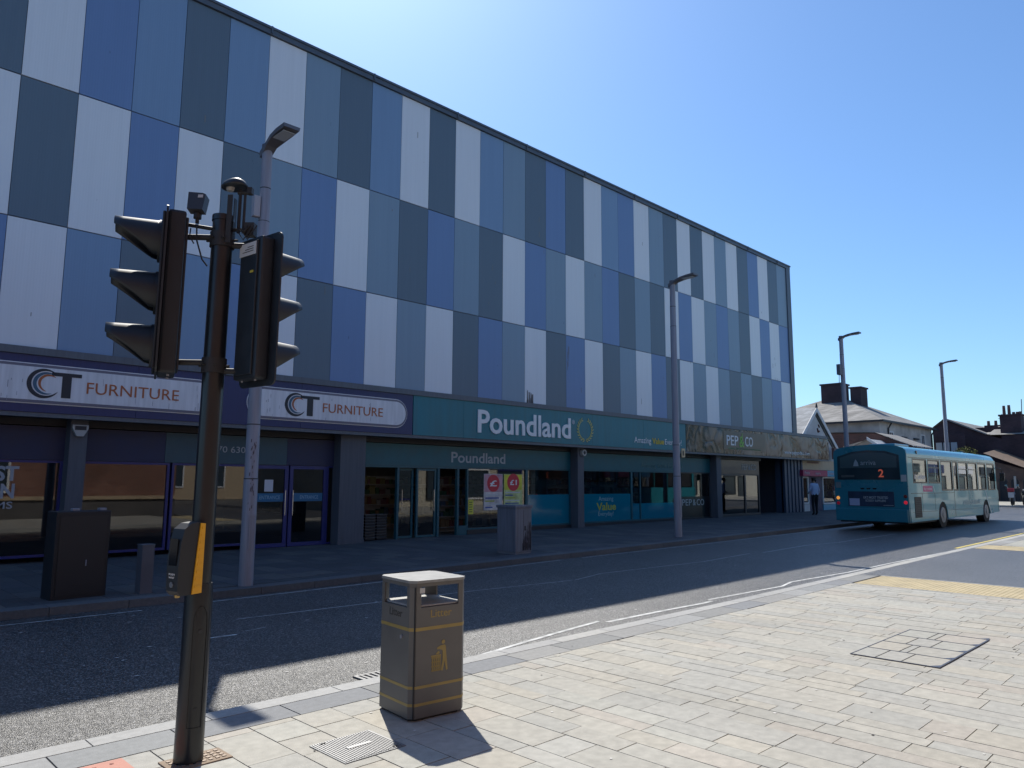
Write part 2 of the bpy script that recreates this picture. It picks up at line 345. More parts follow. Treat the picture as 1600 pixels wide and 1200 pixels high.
# far kerb follows a gently bending line
kf = MB(); line = [(-12, 10.85), (2, 10.8), (5.1, 10.68), (9.2, 10.9), (18.3, 11.0), (30, 11.05), (44.4, 11.05)]
def ky(x):
    for (a, ya), (b, yb) in zip(line, line[1:]):
        if a <= x <= b: return ya+(yb-ya)*(x-a)/(b-a)
    return line[-1][1]
x = -12.
while x < 44.4:
    b = min(x+.915, 44.4); c = random.choice([(.11, .113, .116), (.13, .13, .13), (.1, .103, .106)])
    y0, y1 = ky(x), ky(b); q = [(x+.004, y0, gz(x)), (b-.004, y1, gz(b)), (b-.004, y1+.28, gz(b)+.004), (x+.004, y0+.28, gz(x)+.004)]
    kf.add(q+[(p[0], p[1], p[2]-.15) for p in q], [(0, 1, 2, 3), (0, 4, 5, 1), (1, 5, 6, 2), (2, 6, 7, 3), (3, 7, 4, 0)], 0, c=c); x = b
struct(kf, 'kerb_far', km, attr=True)
ke = MB(); y = -10.
while y < 40: ke.box((55, y+.004, -.1), (55.18, y+.91, gz(55)+.01)); y += .915
struct(ke, 'kerb_end', mat('granite_plain', (.42, .42, .4), .8, var=.1))
# dropped corner, pink tactile paving
pk = MB(); pk.box((1.0, 4.1, -.02), (1.58, 4.72, .004))
for i in range(6):
    for j in range(6): pk.tube([(1.07+i*.088, 4.16+j*.1, .003), (1.07+i*.088, 4.16+j*.1, .009)], [.014, .009], 8)
struct(pk, 'tactile_paving_pink', mat('pink_concrete', (.5, .25, .19), .85, var=.12, bump=.3))
# yellow blister paving either side of the side street
def blister(x0, x1, y0, y1, skew=0.):
    mb = MB(); sheet(mb, x0, x1, y0, y1, .003)
    x = x0+.04
    while x < x1-.02:
        y = y0+.04
        while y < y1-.02:
            r = .013; zt = gz(x)+.003
            mb.add([(x-r, y-r, zt), (x+r, y-r, zt), (x+r, y+r, zt), (x-r, y+r, zt), (x, y, zt+.008)], [(0, 1, 4), (1, 2, 4), (2, 3, 4), (3, 0, 4)]); y += .067
        x += .067
    return mb
M_ytac = mat('buff_yellow_concrete', (.46, .38, .23), .85, var=.15, bump=.2)
struct(blister(12.25, 13.5, -.4, 4.7), 'tactile_paving_yellow', M_ytac)
struct(blister(20.4, 21.6, .6, 5.0), 'tactile_paving_yellow', M_ytac)
ss = MB(); sheet(ss, 13.55, 20.35, -40, 5.02, .0035); struct(ss, 'side_street', M_asph2)
# flush edging between slabs and the side street
eg = MB(); eg.box((12.2, -2, -.02), (12.24, 4.74, gz(12)+.004)); eg.box((13.505, -2, -.02), (13.545, 4.74, gz(13.5)+.006)); struct(eg, 'edging', mat('granite_plain', (.42, .42, .4)))
# painted lines on the road
M_paint = mat('worn_white_paint', (.5, .5, .48), .75, var=.35, vscale=9); M_ypaint = mat('worn_yellow_paint', (.55, .44, .12), .75, var=.25, vscale=9)
pl = MB()
def pline(pts, wd, mb, z=-.096):
    for (xa, ya), (xb, yb) in zip(pts, pts[1:]):
        mb.quad([(xa, ya-wd/2, z+gz(xa)), (xb, yb-wd/2, z+gz(xb)), (xb, yb+wd/2, z+gz(xb)), (xa, ya+wd/2, z+gz(xa))])
pline([(5.0, 5.5), (5.6, 5.6), (6.4, 5.72), (7.3, 5.84)], .055, pl)
pline([(7.34, 5.74), (8.4, 5.73), (9.45, 5.68), (9.7, 5.7)], .06, pl); pline([(9.75, 5.79), (11.8, 5.66), (12.4, 5.78), (14.4, 5.62), (16.6, 5.6), (20, 5.5)], .05, pl)
pline([(4.2, 8.95), (7.8, 8.77), (9.6, 8.56), (9.95, 8.52)], .03, pl); pline([(10.0, 8.5), (11.0, 8.74), (14.1, 8.47), (16.4, 8.62)], .03, pl)
pline([(16.8, 8.5), (19.5, 8.63), (21.0, 8.4), (24, 8.4), (25.5, 8.4)], .035, pl)
pline([(4.2, 10.45), (8.5, 10.62), (12.2, 10.78)], .045, pl); pline([(12.9, 10.75), (18.5, 10.72), (26, 10.8)], .04, pl); pline([(-2, 10.45), (3.6, 10.38)], .035, pl)
for i in range(3): xx = 3.1+random.random()*1.1; yy = 7.6+random.random()*.8; pline([(xx, yy), (xx+random.uniform(.1, .35), yy+random.uniform(-.05, .05))], random.uniform(.02, .06), pl)
struct(pl, 'road_markings_white', M_paint)
yl = MB(); pline([(21.3, 5.42), (44, 5.42)], .09, yl); pline([(21.3, 5.62), (44, 5.62)], .09, yl); struct(yl, 'road_markings_yellow', M_ypaint)
# litter on the paving: gum spots, grit
gm = MB(); gd = MB()
for _ in range(90):
    xx, yy = random.uniform(2, 12), random.uniform(.3, 4.9); r = random.uniform(.006, .016); mb = gm if random.random() < .55 else gd
    n = 7; a0 = random.random(); pts = [(xx+r*random.uniform(.7, 1.2)*math.cos(a0+k*6.283/n), yy+r*random.uniform(.7, 1.2)*math.sin(a0+k*6.283/n), gz(xx)+.003) for k in range(n)]; mb.quad(pts)
for _ in range(70):
    xx, yy = random.uniform(1, 14), random.uniform(6, 10.4); r = random.uniform(.01, .03)
    gm.quad([(xx-r, yy, -.095+gz(xx)), (xx, yy-r*.5, -.095+gz(xx)), (xx+r*1.3, yy, -.095+gz(xx)), (xx, yy+r*.6, -.095+gz(xx))])
tag(gm.build('chewing_gum_spots', mat('pale_gum', (.62, .6, .56), .8), recalc=False), 'pale flattened gum spots and flecks scattered over the paving', 'litter', kind='stuff')
tag(gd.build('grit_specks', mat('dark_grit', (.06, .055, .05), .9), recalc=False), 'dark grit specks scattered over the sunlit paving', 'grit', kind='stuff')

# access covers and drain
t = thing('access_cover', 'ribbed grey metal access cover in the slabs left of the litter bin', 'manhole cover', (LID[0], LID[2], .002))
mb = MB(); mb.box((0, 0, -.02), (.42, .39, .004)); mb.build('cover_plate', mat('chequer_steel', (.2, .205, .21), .5, metal=.5, var=.1), t)
mb = MB()
for i in range(24): mb.box((.01+i*.0168, .01, .004), (.018+i*.0168, .38, .008))
mb.build('ribs', mat('rib_steel', (.3, .3, .3), .45, metal=.5), t)
mb = MB(); mb.box((.13, .17, .008), (.29, .2, .011)); mb.build('name_plate', mat('pale_steel', (.5, .5, .48), .5), t)
for sx, sy in ((.05, .35), (.34, .02)):
    mb = MB(); mb.box((sx, sy, .009), (sx+.035, sy+.012, .0115)); mb.build('key_hole', M_blackm, t)
t = thing('recessed_access_cover', 'large slab-filled access cover with dark metal edges right of the litter bin', 'manhole cover', (GRATE[0], GRATE[2], .003))
W_, D_ = GRATE[1]-GRATE[0], GRATE[3]-GRATE[2]
mb = MB(); mb.box((0, 0, -.01), (W_, D_, .001)); mb.build('cover_bed', mat('joint_sand', (.05, .047, .042)), t)
mb = MB()
nt_ = 4
for i in range(nt_):
    for j in range(3):
        xa = i*W_/nt_+.012; xb = (i+1)*W_/nt_-.012; ys = [0, .3+.08*(i % 2), .52-.07*(i % 2), D_]
        c = random.choice(pal_n); mb.add([(xa, ys[j]+.006, .004), (xb, ys[j]+.006, .004), (xb, ys[j+1]-.006, .004), (xa, ys[j+1]-.006, .004)], [(0, 1, 2, 3)], 0, c=c)
mb.build('infill_slabs', SLABM, t, recalc=False, attr=True)
mb = MB()
for i in range(nt_+1): xx = i*W_/nt_; mb.box((xx-.006, 0, 0), (xx+.006, D_, .006)); mb.prism([(xx-.006, 0), (xx+.1, .006), (xx+.006, .07)], 'z', .0042, .0058)
mb.box((-.008, -.012, 0), (W_+.008, .004, .007)); mb.box((-.008, D_-.004, 0), (W_+.008, D_+.006, .006))
mb.build('metal_edging', mat('edge_steel', (.1, .1, .115), .5, metal=.6), t)
t = thing('road_gully', 'black slotted drain grate in the gutter behind the litter bin', 'drain', (3.72, 5.3, -.097))
mb = MB(); mb.box((0, 0, -.02), (.42, .36, .002)); mb.build('gully_pit', M_black, t)
mb = MB(); mb.box((0, 0, .002), (.42, .03, .012)); mb.box((0, .33, .002), (.42, .36, .012)); mb.box((0, .03, .002), (.03, .33, .012)); mb.box((.39, .03, .002), (.42, .33, .012))
for i in range(6): mb.box((.055+i*.055, .03, .002), (.08+i*.055, .33, .0105))
mb.build('grate', mat('cast_iron', (.22, .22, .22), .6, metal=.4), t)
t = thing('service_cover', 'small brownish studded cover in the slabs at the foot of the signal pole', 'manhole cover', (1.70, 4.30, .002))
mb = MB(); mb.box((0, 0, -.02), (.34, .2, .005)); mb.build('cover_plate', mat('rusty_iron', (.26, .19, .13), .8, var=.3), t)
mb = MB()
for i in range(8):
    for j in range(4): mb.box((.03+i*.038, .03+j*.04, .005), (.05+i*.038, .05+j*.04, .009))
mb.build('studs', mat('worn_iron', (.25, .2, .16), .6, metal=.4), t)

# ------------------------------------------------------------------ main building
FX, PW = 2.742, 1.0; Z0, Z1, Z2, Z3 = 12.44, 9.343, 6.523, 4.043; FY = 16.27; XR = FX+33
CL = {'W': cladmat('cladding_white', (.74, .76, .79)), 'B': cladmat('cladding_royal_blue', (.16, .25, .44)), 'M': cladmat('cladding_mid_blue', (.205, .31, .46)),
      'S': cladmat('cladding_slate_blue', (.225, .31, .395)), 'D': cladmat('cladding_dark_slate', (.12, .165, .21))}
rows = ['WBMDMWSDMWDWMSDBDWMBWSDWDWSWDBWDS', 'DWBWDSBWSDBSDWBSWSBDSDWBWSBSDWBWB', 'WMDMBWDBWSWDBSWDBWDSWBDWSWSDSDSBW']
left = ['SWDBSWDMSWBDSW', 'BSWDWBSDWMSBDW', 'SDWBSWMDBWSDWB']
B = thing('retail_building', 'large flat roofed retail block clad in blue, grey and white panels', 'building', (0, 0, 0))
keys = 'WBMSD'; mb = MB()
for ri, (zt, zb) in enumerate(((Z0, Z1), (Z1, Z2), (Z2, Z3))):
    for k in range(-14, 33):
        ch = rows[ri][k] if k >= 0 else (('D', 'W', 'B')[ri] if k == -1 else left[ri][k])
        x0 = FX+k*PW; g = .006; y = FY+random.uniform(0, .004)
        mb.box((x0+g, y, zb+.012), (x0+PW-g, y+.05, zt-.012), keys.index(ch))
mb.build('cladding_panels', [CL[k] for k in keys], B)
mb = MB(); mb.box((FX-14, FY+.03, 3.93), (XR, FY+.3, Z0+.2)); mb.box((XR+.1, FY+.3, 0), (XR+.4, 45, Z0+.2)); mb.box((FX-14, 44.7, 0), (XR+.1, 45, Z0+.2)); mb.box((FX-14.3, FY+.3, 0), (FX-14, 45, Z0+.2)); mb.box((FX-14, FY+.3, Z0), (XR+.1, 44.7, Z0+.15))
mb.build('shell', mat('building_shell', (.09, .11, .14), .6), B)
mb = MB(); mb.box((FX-14.3, FY-.06, Z0), (XR+.42, FY+.5, Z0+.19)); mb.box((XR+.3, FY+.5, Z0), (XR+.45, 45.1, Z0+.19))
mb.box((FX-14.3, FY-.09, Z0+.13), (XR+.45, FY-.058, Z0+.19))
mb.build('parapet_capping', mat('capping', (.09, .11, .14), .45, var=.1), B)
mb = MB()
for k in range(-13, 34, 3): mb.box((FX+k-.02, FY-.095, Z0+.02), (FX+k+.02, FY-.062, Z0+.2))
mb.build('capping_joints', mat('capping', (.09, .11, .14)), B)
mb = MB(); mb.box((XR, FY-.05, Z3), (XR+.42, FY+.32, Z0)); mb.build('corner_trim', mat('capping', (.09, .11, .14)), B)
mb = MB(); mb.box((FX-14, 16.06, 3.9), (39.45, FY+.02, Z3-.004)); mb.box((XR+.4, FY+.02, 3.9), (39.45, 17.5, Z3-.004))
mb.build('ledge', M_trim, B)
# stained streak under panel 14 of the lowest row and scratched panel
mb = MB()
for _ in range(26):
    xx = FX+14+.08+random.random()*.3; zz = Z3+.02; h_ = random.uniform(.08, .5)*(1-abs(xx-FX-14.2)*2); mb.box((xx, FY-.0035, zz), (xx+random.uniform(.006, .03), FY-.0015, zz+max(.06, h_)))
for _ in range(7): xx = FX+16+.05+random.random()*.1; zz = 5.9-random.random()*.6; mb.box((xx, FY-.0035, zz), (xx+.015, FY-.0015, zz+random.uniform(.1, .4)))
for _ in range(34):
    xx = FX+random.randint(-1, 32)+random.uniform(.1, .9); zz = random.uniform(4.2, 11.5); mb.box((xx, FY-.0035, zz), (xx+random.uniform(.008, .02), FY-.0015, zz+random.uniform(.05, .22)))
tag(mb.build('water_stains', mat('stain', (.24, .22, .21), .9), B), kind='stuff')
# fascia backing, soffit, header, pillars
mb = MB(); mb.box((FX-14, 16.16, 2.82), (39.55, 16.3, 3.9)); mb.build('fascia_backing', M_char, B)
mb = MB(); mb.box((FX-14, 16.12, 2.74), (39.6, 16.32, 2.82)); mb.build('fascia_gutter', M_trim, B)
mb = MB(); mb.box((FX-14, 16.32, 2.76), (39.5, 17.2, 2.9)); mb.box((29.5, 17.2, 2.76), (39.5, 22, 2.9)); mb.build('soffit', mat('soffit_dark', (.05, .055, .06), .7), B)
mb = MB(); mb.box((FX-14, 16.7, 2.62), (33.2, 16.95, 2.76)); mb.build('header', M_char, B)
M_pil = mat('pillar_paint', (.085, .095, .115), .6, var=.15, streak=True)
for x0, x1 in ((-.4, -.05), (4.12, 4.43), (10.2, 10.95), (19.44, 19.77), (28.56, 28.95)):
    mb = MB(); mb.box((x0, 16.38, gz(x0)-.02), (x1, 16.74, 2.76), bev=.01)
    mb.box((x0-.01, 16.37, gz(x0)-.02), (x1+.01, 16.39, gz(x0)+.12)); mb.build('pillar', M_pil, B)

SY = 16.75
def frame_rect(mb, x0, x1, z0, z1, t=.05, y=SY, d=.08, mi=0):
    mb.box((x0, y-d/2, z0), (x0+t, y+d/2, z1), mi); mb.box((x1-t, y-d/2, z0), (x1, y+d/2, z1), mi)
    mb.box((x0+t, y-d/2, z0), (x1-t, y+d/2, z0+t), mi); mb.box((x0+t, y-d/2, z1-t), (x1-t, y+d/2, z1), mi)
def window(x0, x1, z0, z1, fm, parent=B, mull=(), t=.05, y=SY, gm=None):
    mb = MB(); frame_rect(mb, x0, x1, z0, z1, t, y)
    for m in mull: mb.box((m-t/2, y-.04, z0+t), (m+t/2, y+.04, z1-t))
    w_ = mb.build('window', fm, parent)
    g = MB(); g.quad([(x0+t, y, z0+t), (x1-t, y, z0+t), (x1-t, y, z1-t), (x0+t, y, z1-t)]); g.build('glass', gm or M_glass, w_, recalc=False)
    return w_
def door(x0, x1, z1, fm, hx, y=SY, t=.09):
    z0 = gz(x0)+.01; mb = MB(); frame_rect(mb, x0, x1, z0, z1, t, y, .06); d = mb.build('door', fm, B)
    g = MB(); g.quad([(x0+t, y, z0+t), (x1-t, y, z0+t), (x1-t, y, z1-t), (x0+t, y, z1-t)]); g.build('glass', M_glass, d, recalc=False)
    hb = MB(); hb.tube([(hx, y-.07, .75), (hx, y-.07, 1.35)], .012, 8); hb.tube([(hx, y-.07, .8), (hx, y, .8)], .009, 6); hb.tube([(hx, y-.07, 1.3), (hx, y, 1.3)], .009, 6)
    hb.build('handle', mat('chrome', (.6, .6, .6), .2, metal=1), d); return d
# furniture shop front
window(-.05, 4.12, .1, 1.95, M_navyf); window(4.45, 6.17, .1, 1.95, M_navyf); window(6.22, 8.05, .1, 1.95, M_navyf, mull=(7.2,))
mb = MB(); mb.box((-9, 16.7, .0), (-.4, 16.8, 1.95)); mb.box((FX-14, 16.7, .0), (-9, 16.8, 2.7)); mb.build('wall', M_char, B)
door(8.08, 8.98, 1.95, M_navyf, 8.9); door(9.02, 10.04, 1.95, M_navyf, 9.1); window(10.04, 10.26, .02, 1.95, M_navyf, t=.035)
mb = MB(); mb.box((-9, SY-.06, 1.955), (6.04, SY+.05, 2.6)); mb.box((8.9, SY-.06, 1.955), (10.3, SY+.05, 2.6)); mb.build('transom_panel', M_navyd, B)
mb = MB(); mb.box((6.045, SY-.062, 1.955), (8.895, SY+.05, 2.6)); tp = mb.build('transom_panel', mat('slate_teal_panel', (.035, .085, .11), .5, var=.08), B)
mb = MB(); text_mb(mb, '670 630', 7.06, SY-.068, 2.21, .2, width=.78, height=.14); mb.build('phone_number', mat('dull_letter', (.4, .42, .43), .6), tp)
# letters stuck inside the left window, paper notice, entrance bands
mb = MB(); yv = SY-.006
text_mb(mb, 'LAST', 2.62, yv, 1.56, .4, .001, width=.78, height=.27, bold=.03); text_mb(mb, 'ON', 2.85, yv, 1.23, .4, .001, width=.5, height=.27, bold=.03); text_mb(mb, 'ITEMS', 2.72, yv, 1.03, .2, .001, width=.62, height=.13, bold=.01)
mb.build('window_lettering', mat('grey_vinyl', (.35, .38, .42), .6), B)
mb = MB(); mb.box((8.18, yv-.002, 1.08), (8.88, yv, 1.28)); mb.box((9.12, yv-.002, 1.08), (9.94, yv, 1.28)); eb = mb.build('entrance_band', mat('blue_band', (.02, .14, .27), .5), B)
mb = MB(); text_mb(mb, 'ENTRANCE', 8.27, yv-.004, 1.14, .1, .001, width=.52, height=.085); text_mb(mb, 'ENTRANCE', 9.32, yv-.004, 1.14, .1, .001, width=.5, height=.085); mb.build('entrance_lettering', mat('pale_blue_letter', (.25, .45, .58), .6), eb)
mb = MB(); mb.box((8.38, yv-.002, 1.32), (8.6, yv, 1.6)); mb.build('paper_notice', mat('paper', (.6, .62, .66), .8), B)
# discount shop front
mb = MB(); mb.box((11.0, SY-.06, 2.02), (19.42, SY+.05, 2.6)); mb.box((19.79, SY-.06, 2.02), (28.54, SY+.05, 2.6)); ip = mb.build('inner_sign_panel', M_teald, B)
mb = MB(); text_mb(mb, 'Poundland', 14.1, SY-.066, 2.14, .4, width=2.2, height=.3, bold=.015); mb.build('inner_sign_lettering', mat('dull_letter', (.4, .42, .43), .6), ip)
mb = MB(); text_mb(mb, 'Amazing Value Everyday', 23.5, SY-.066, 2.16, .2, width=2.9, height=.16, bold=.0); mb.build('inner_slogan', mat('faint_letter', (.1, .2, .2), .6), ip)
mb = MB(); mb.box((10.97, SY-.05, .0), (11.06, SY+.05, 2.02)); mb.box((11.06, SY-.05, 1.95), (14.75, SY+.05, 2.02))
for x in (12.2, 13.62, 14.36): mb.box((x, SY-.05, .02), (x+.07, SY+.05, 1.95))
mb.box((14.43, SY-.06, .0), (14.74, SY+.04, .3)); mb.build('entrance_frame', M_tealf, B)
door(12.3, 12.86, 1.94, M_tealf, 12.45, y=SY+.12, t=.06); door(12.9, 13.6, 1.94, M_tealf, 13.5, y=SY+.02, t=.06)
window(14.75, 17.3, .17, 2.02, M_tealf); window(17.3, 19.44, .17, 2.02, M_tealf, mull=()); window(19.77, 22.95, .17, 2.02, M_tealf); window(22.95, 26.25, .17, 2.02, M_tealf, mull=(23.5,)); window(26.25, 28.56, .12, 2.02, M_frame)
mb = MB(); mb.box((14.75, SY-.08, .0), (19.44, SY+.05, .168)); mb.box((19.77, SY-.08, .04), (28.56, SY+.05, .168)); mb.build('stall_riser', M_char, B)
mb = MB()
for a, b in ((17.35, 19.39), (19.82, 22.9), (23.0, 23.46), (23.54, 26.2)): mb.box((a, SY-.006, .22), (b, SY-.003, 1.17 if b < 23 else .8))
wv = mb.build('window_vinyl', M_tealv, B)
mb = MB(); text_mb(mb, 'Amazing', 21.0, SY-.009, .93, .2, .001, width=.85, height=.15); text_mb(mb, 'Everyday!', 20.98, SY-.009, .4, .2, .001, width=.87, height=.15); mb.build('slogan_lettering', mat('pale_vinyl', (.25, .42, .45), .6), wv)
mb = MB(); text_mb(mb, 'Value', 20.88, SY-.009, .6, .4, .001, width=1.12, height=.26, bold=.02); mb.build('slogan_lettering', mat('lime_vinyl', (.4, .42, .03), .6), wv)
mb = MB(); mb.box((26.3, SY-.006, .17), (28.5, SY-.003, 1.02)); bv = mb.build('window_vinyl', M_black, B)
mb = MB(); text_mb(mb, 'PEP', 26.4, SY-.009, .66, .3, .001, width=.72, height=.25); text_mb(mb, 'CO', 27.5, SY-.009, .66, .3, .001, width=.58, height=.25); text_mb(mb, '&', 27.2, SY-.009, .66, .3, .001, width=.22, height=.24); mb.build('window_lettering', mat('pale_vinyl2', (.45, .5, .5), .6), bv)
# posters
def poster(x0, x1, z0, z1, label, top, bot, txt):
    t = thing('poster', label, 'poster', (x0, SY-.014, z0)); w_, h_ = x1-x0, z1-z0
    mb = MB(); mb.box((0, 0, 0), (w_, .004, h_)); mb.build('sheet', mat('poster_'+txt+'_base', bot, .6, var=.35, vscale=5), t)
    mb = MB(); mb.box((.02, -.003, h_*.5), (w_-.02, -.001, h_-.02)); mb.build('colour_block', mat('poster_'+txt+'_top', top, .6, var=.25, vscale=3), t)
    mb = MB(); mb.tube([(w_*.5, -.006, h_*.74), (w_*.5, -.0035, h_*.74)], min(w_*.33, .27), 28); mb.build('price_disc', mat('poster_red', (.6, .03, .05), .5), t)
    mb = MB(); text_mb(mb, txt, w_*.5, -.008, h_*.66, .3, .001, width=min(w_*.4, .3), height=h_*.16, align='CENTER', bold=.02); mb.build('price', M_wletter, t)
    mb = MB()
    for i in range(5): mb.box((.06, -.003, h_*(.06+.085*i)), (w_*random.uniform(.45, .92), -.001, h_*(.095+.085*i)), i % 3)
    mb.build('print', [mat('p_blue', (.03, .08, .3), .6), mat('p_white', (.6, .6, .58), .6), mat('p_lime', (.4, .42, .05), .6)], t)
poster(15.45, 16.24, .72, 1.82, 'pinkish window poster with a red pound disc left of the lime one', (.6, .32, .36), (.6, .55, .52), '£')
poster(16.3, 17.12, .84, 1.82, 'lime green window poster with a red £1 disc', (.68, .64, .06), (.55, .6, .25), '£1')
t = thing('notice', 'small yellow notice low in the window corner beside the sliding doors', 'notice', (14.83, SY-.014, .62)); mb = MB(); mb.box((0, 0, 0), (.2, .004, .42)); mb.build('sheet', mat('yellow_card', (.7, .66, .08), .6), t)
mb = MB(); [mb.box((.03, -.003, .06+.07*i), (.16, -.001, .08+.07*i)) for i in range(5)]; mb.build('print', M_blackm, t)
# clothes shop front
window(28.95, 31.62, .18, 1.98, M_frame); window(31.62, 32.95, .18, 1.98, M_frame)
mb = MB(); mb.box((28.95, SY-.08, .08), (32.95, SY+.05, .178)); mb.build('stall_riser', M_char, B)
mb = MB(); mb.box((28.95, SY-.06, 1.985), (32.95, SY+.05, 2.6)); ip2 = mb.build('inner_sign_panel', M_black, B)
mb = MB(); text_mb(mb, 'PEP', 31.3, SY-.066, 2.18, .3, width=.55, height=.26); text_mb(mb, '&', 31.9, SY-.066, 2.18, .3, width=.2, height=.24); text_mb(mb, 'CO', 32.15, SY-.066, 2.18, .3, width=.5, height=.26); mb.build('inner_sign_lettering', mat('dull_letter', (.4, .42, .43), .6), ip2)
mb = MB(); mb.box((32.95, SY-.03, .1), (33.0, 21, 2.76)); mb.box((33.0, 20.9, .1), (36, 21, 2.76)); mb.build('wall', M_char, B)
mb = MB()
for i in range(11): x = 35.2+i*.19; mb.box((x, 16.5+(i % 2)*.04, gz(36)), (x+.15, 16.7, 2.76))
mb.box((35.2, 16.62, gz(36)), (37.3, 17, 2.75)); mb.build('shutter', mat('shutter_blue', (.04, .065, .11), .5, var=.1), B)
mb = MB(); mb.box((36.9, 17.0, gz(36)), (37.1, 22, 2.76)); mb.build('wall', M_pil, B)

# alarm boxes
def alarm(x, z, lab, name='alarm_box', round_=False):
    t = thing(name, lab, 'alarm', (x, 16.36, z))
    mb = MB()
    if round_: mb.tube([(0, .01, 0), (0, -.09, 0)], [.13, .11], 20)
    else: mb.prism([(-.14, .12), (.14, .12), (.14, .05), (.06, -.1), (-.06, -.1), (-.14, .05)], 'y', .01, -.08)
    mb.build('case', mat('offwhite_plastic', (.4, .41, .4), .5), t)
    mb = MB()
    if round_: mb.tube([(0, -.091, 0), (0, -.1, 0)], [.06, .05], 16)
    else: mb.box((-.1, -.086, .02), (.1, -.081, .1))
    mb.build('badge', M_char, t)
alarm(4.27, 2.52, 'cream alarm box with a tapered bottom high on the pillar between navy panels'); alarm(19.68, 2.58, 'round alarm bell high on the pillar between the teal windows', round_=True)

# ------------------------------------------------------------------ fascia signs (each its own thing)
def board(name, label, x0, x1, z0, z1, m, joints=()):
    t = thing(name, label, 'shop sign', (0, 0, 0)); mb = MB(); js = [x0, *joints, x1]
    for a, b in zip(js, js[1:]): mb.box((a+.003, 16.1, z0), (b-.003, 16.158, z1))
    mb.build('board', m, t); return t
navy_b = board('fascia_board', 'long navy blue fascia board carrying the two furniture shop signs', FX-14, 12.22, 2.825, 3.898, M_navy, (-7, -3, 1, 5.2, 8.9))
def pill(cx0, cx1, z0, z1, inset, n=14):
    r = (z1-z0)/2-inset; a = cx0+(z1-z0)/2; b = cx1-(z1-z0)/2; zc = (z0+z1)/2; pts = []
    for k in range(n+1): th = -math.pi/2+math.pi*k/n; pts.append((b+r*math.cos(th), zc+r*math.sin(th)))
    for k in range(n+1): th = math.pi/2+math.pi*k/n; pts.append((a+r*math.cos(th), zc+r*math.sin(th)))
    return pts
def crescent(mb, cx, cz, r, th, y, mi, a0, a1, w0, n=30):
    vs = []; fs = []
    for k in range(n+1):
        s = k/n; a = a0+(a1-a0)*s; wd = w0*math.sin(math.pi*s)**.7+.001
        for rr in (r, r-wd):
            for yy in (y, y+.004): vs.append((cx+rr*math.cos(a), yy, cz+rr*math.sin(a)))
    for k in range(n): o = 4*k; fs += [(o, o+4, o+6, o+2), (o, o+1, o+5, o+4), (o+2, o+6, o+7, o+3), (o+1, o+3, o+7, o+5)]
    mb.add(vs, fs, mi)
def furniture_sign(x0, label):
    t = thing('furniture_sign', label, 'shop sign', (x0, 16.1, 0), group='pill shaped furniture shop signs'); z0, z1 = 2.98, 3.74
    mb = MB(); mb.prism(pill(0, 4.5, z0, z1, 0), 'y', -.012, 0); mb.build('rim', M_wletter, t)
    mb = MB(); mb.prism(pill(0, 4.5, z0, z1, .018), 'y', -.03, -.012); mb.build('inner_band', mat('mauve_grey_band', (.17, .16, .2), .5), t)
    mb = MB(); mb.prism(pill(0, 4.5, z0, z1, .07), 'y', -.036, -.03); f = mb.build('face', M_white, t)
    mb = MB(); cx, cz = 1.2, 3.37; Y = -.042
    crescent(mb, cx, cz, .28, 0, Y, 0, R(48), R(330), .075); crescent(mb, cx+.035, cz+.005, .215, 0, Y, 1, R(50), R(300), .06); crescent(mb, cx+.07, cz+.015, .165, 0, Y, 2, R(40), R(262), .045)
    mb.build('crescent_emblem', [M_char, M_slateb, M_orange], t)
    mb = MB(); mb.box((1.32, Y, 3.53), (1.83, -.036, 3.6)); mb.box((1.5, Y, 3.12), (1.66, -.036, 3.53)); mb.build('letter', M_char, t)
    mb = MB(); text_mb(mb, 'FURNITURE', 1.93, -.04, 3.24, .3, .003, width=1.76, height=.22); mb.build('lettering', M_orange, t)
    mb = MB()
    for _ in range(22):
        xx = random.choice([random.uniform(.3, 1.0), random.uniform(1.9, 4.25)]); zz = random.uniform(3.1, 3.6); mb.box((xx, -.0385, zz-random.uniform(.03, .16)), (xx+random.uniform(.004, .012), -.0365, zz))
    mb.build('grime_streaks', mat('grime', (.32, .32, .36), .9), t)
    return t
furniture_sign(2.33, 'white pill shaped furniture sign on the navy fascia, left one, partly behind the signal pole')
furniture_sign(7.53, 'white pill shaped furniture sign on the navy fascia, next to the teal sign')
ts = board('discount_shop_sign', 'long teal fascia sign with big white name and gold laurel wreath', 12.24, 25.76, 2.825, 3.898, M_teal, (14.05, 19.9, 22.9))
mb = MB(); text_mb(mb, 'Poundland', 14.58, 16.08, 3.02, .8, .015, width=4.15, height=.66, bold=.018); mb.build('lettering', M_wletter, ts)
mb = MB(); text_mb(mb, '®', 18.82, 16.09, 3.5, .16, .004, width=.13, height=.14); mb.build('trade_mark', M_wletter, ts)
for sgn in (-1, 1):
    mb = MB()
    for k in range(10):
        a = R(-84+k*15.5); rx, rz = .37, .36
        px, pz = 19.5+sgn*rx*math.cos(a), 3.34+rz*math.sin(a); ta = math.atan2(rz*math.cos(a), -rx*math.sin(a)*1.0)
        for off in (-.55, .55):
            an = math.atan2(rz*math.cos(a), -rx*math.sin(a)) + off; d = (math.cos(an)*sgn, math.sin(an)); nrm = (-d[1], d[0]); L_ = .12; w_ = .021
            q = [(px, pz), (px+d[0]*L_*.5+nrm[0]*w_, pz+d[1]*L_*.5+nrm[1]*w_), (px+d[0]*L_, pz+d[1]*L_), (px+d[0]*L_*.5-nrm[0]*w_, pz+d[1]*L_*.5-nrm[1]*w_)]
            mb.prism(q, 'y', 16.085, 16.098)
    mb.build('laurel_branch', M_gold, ts)
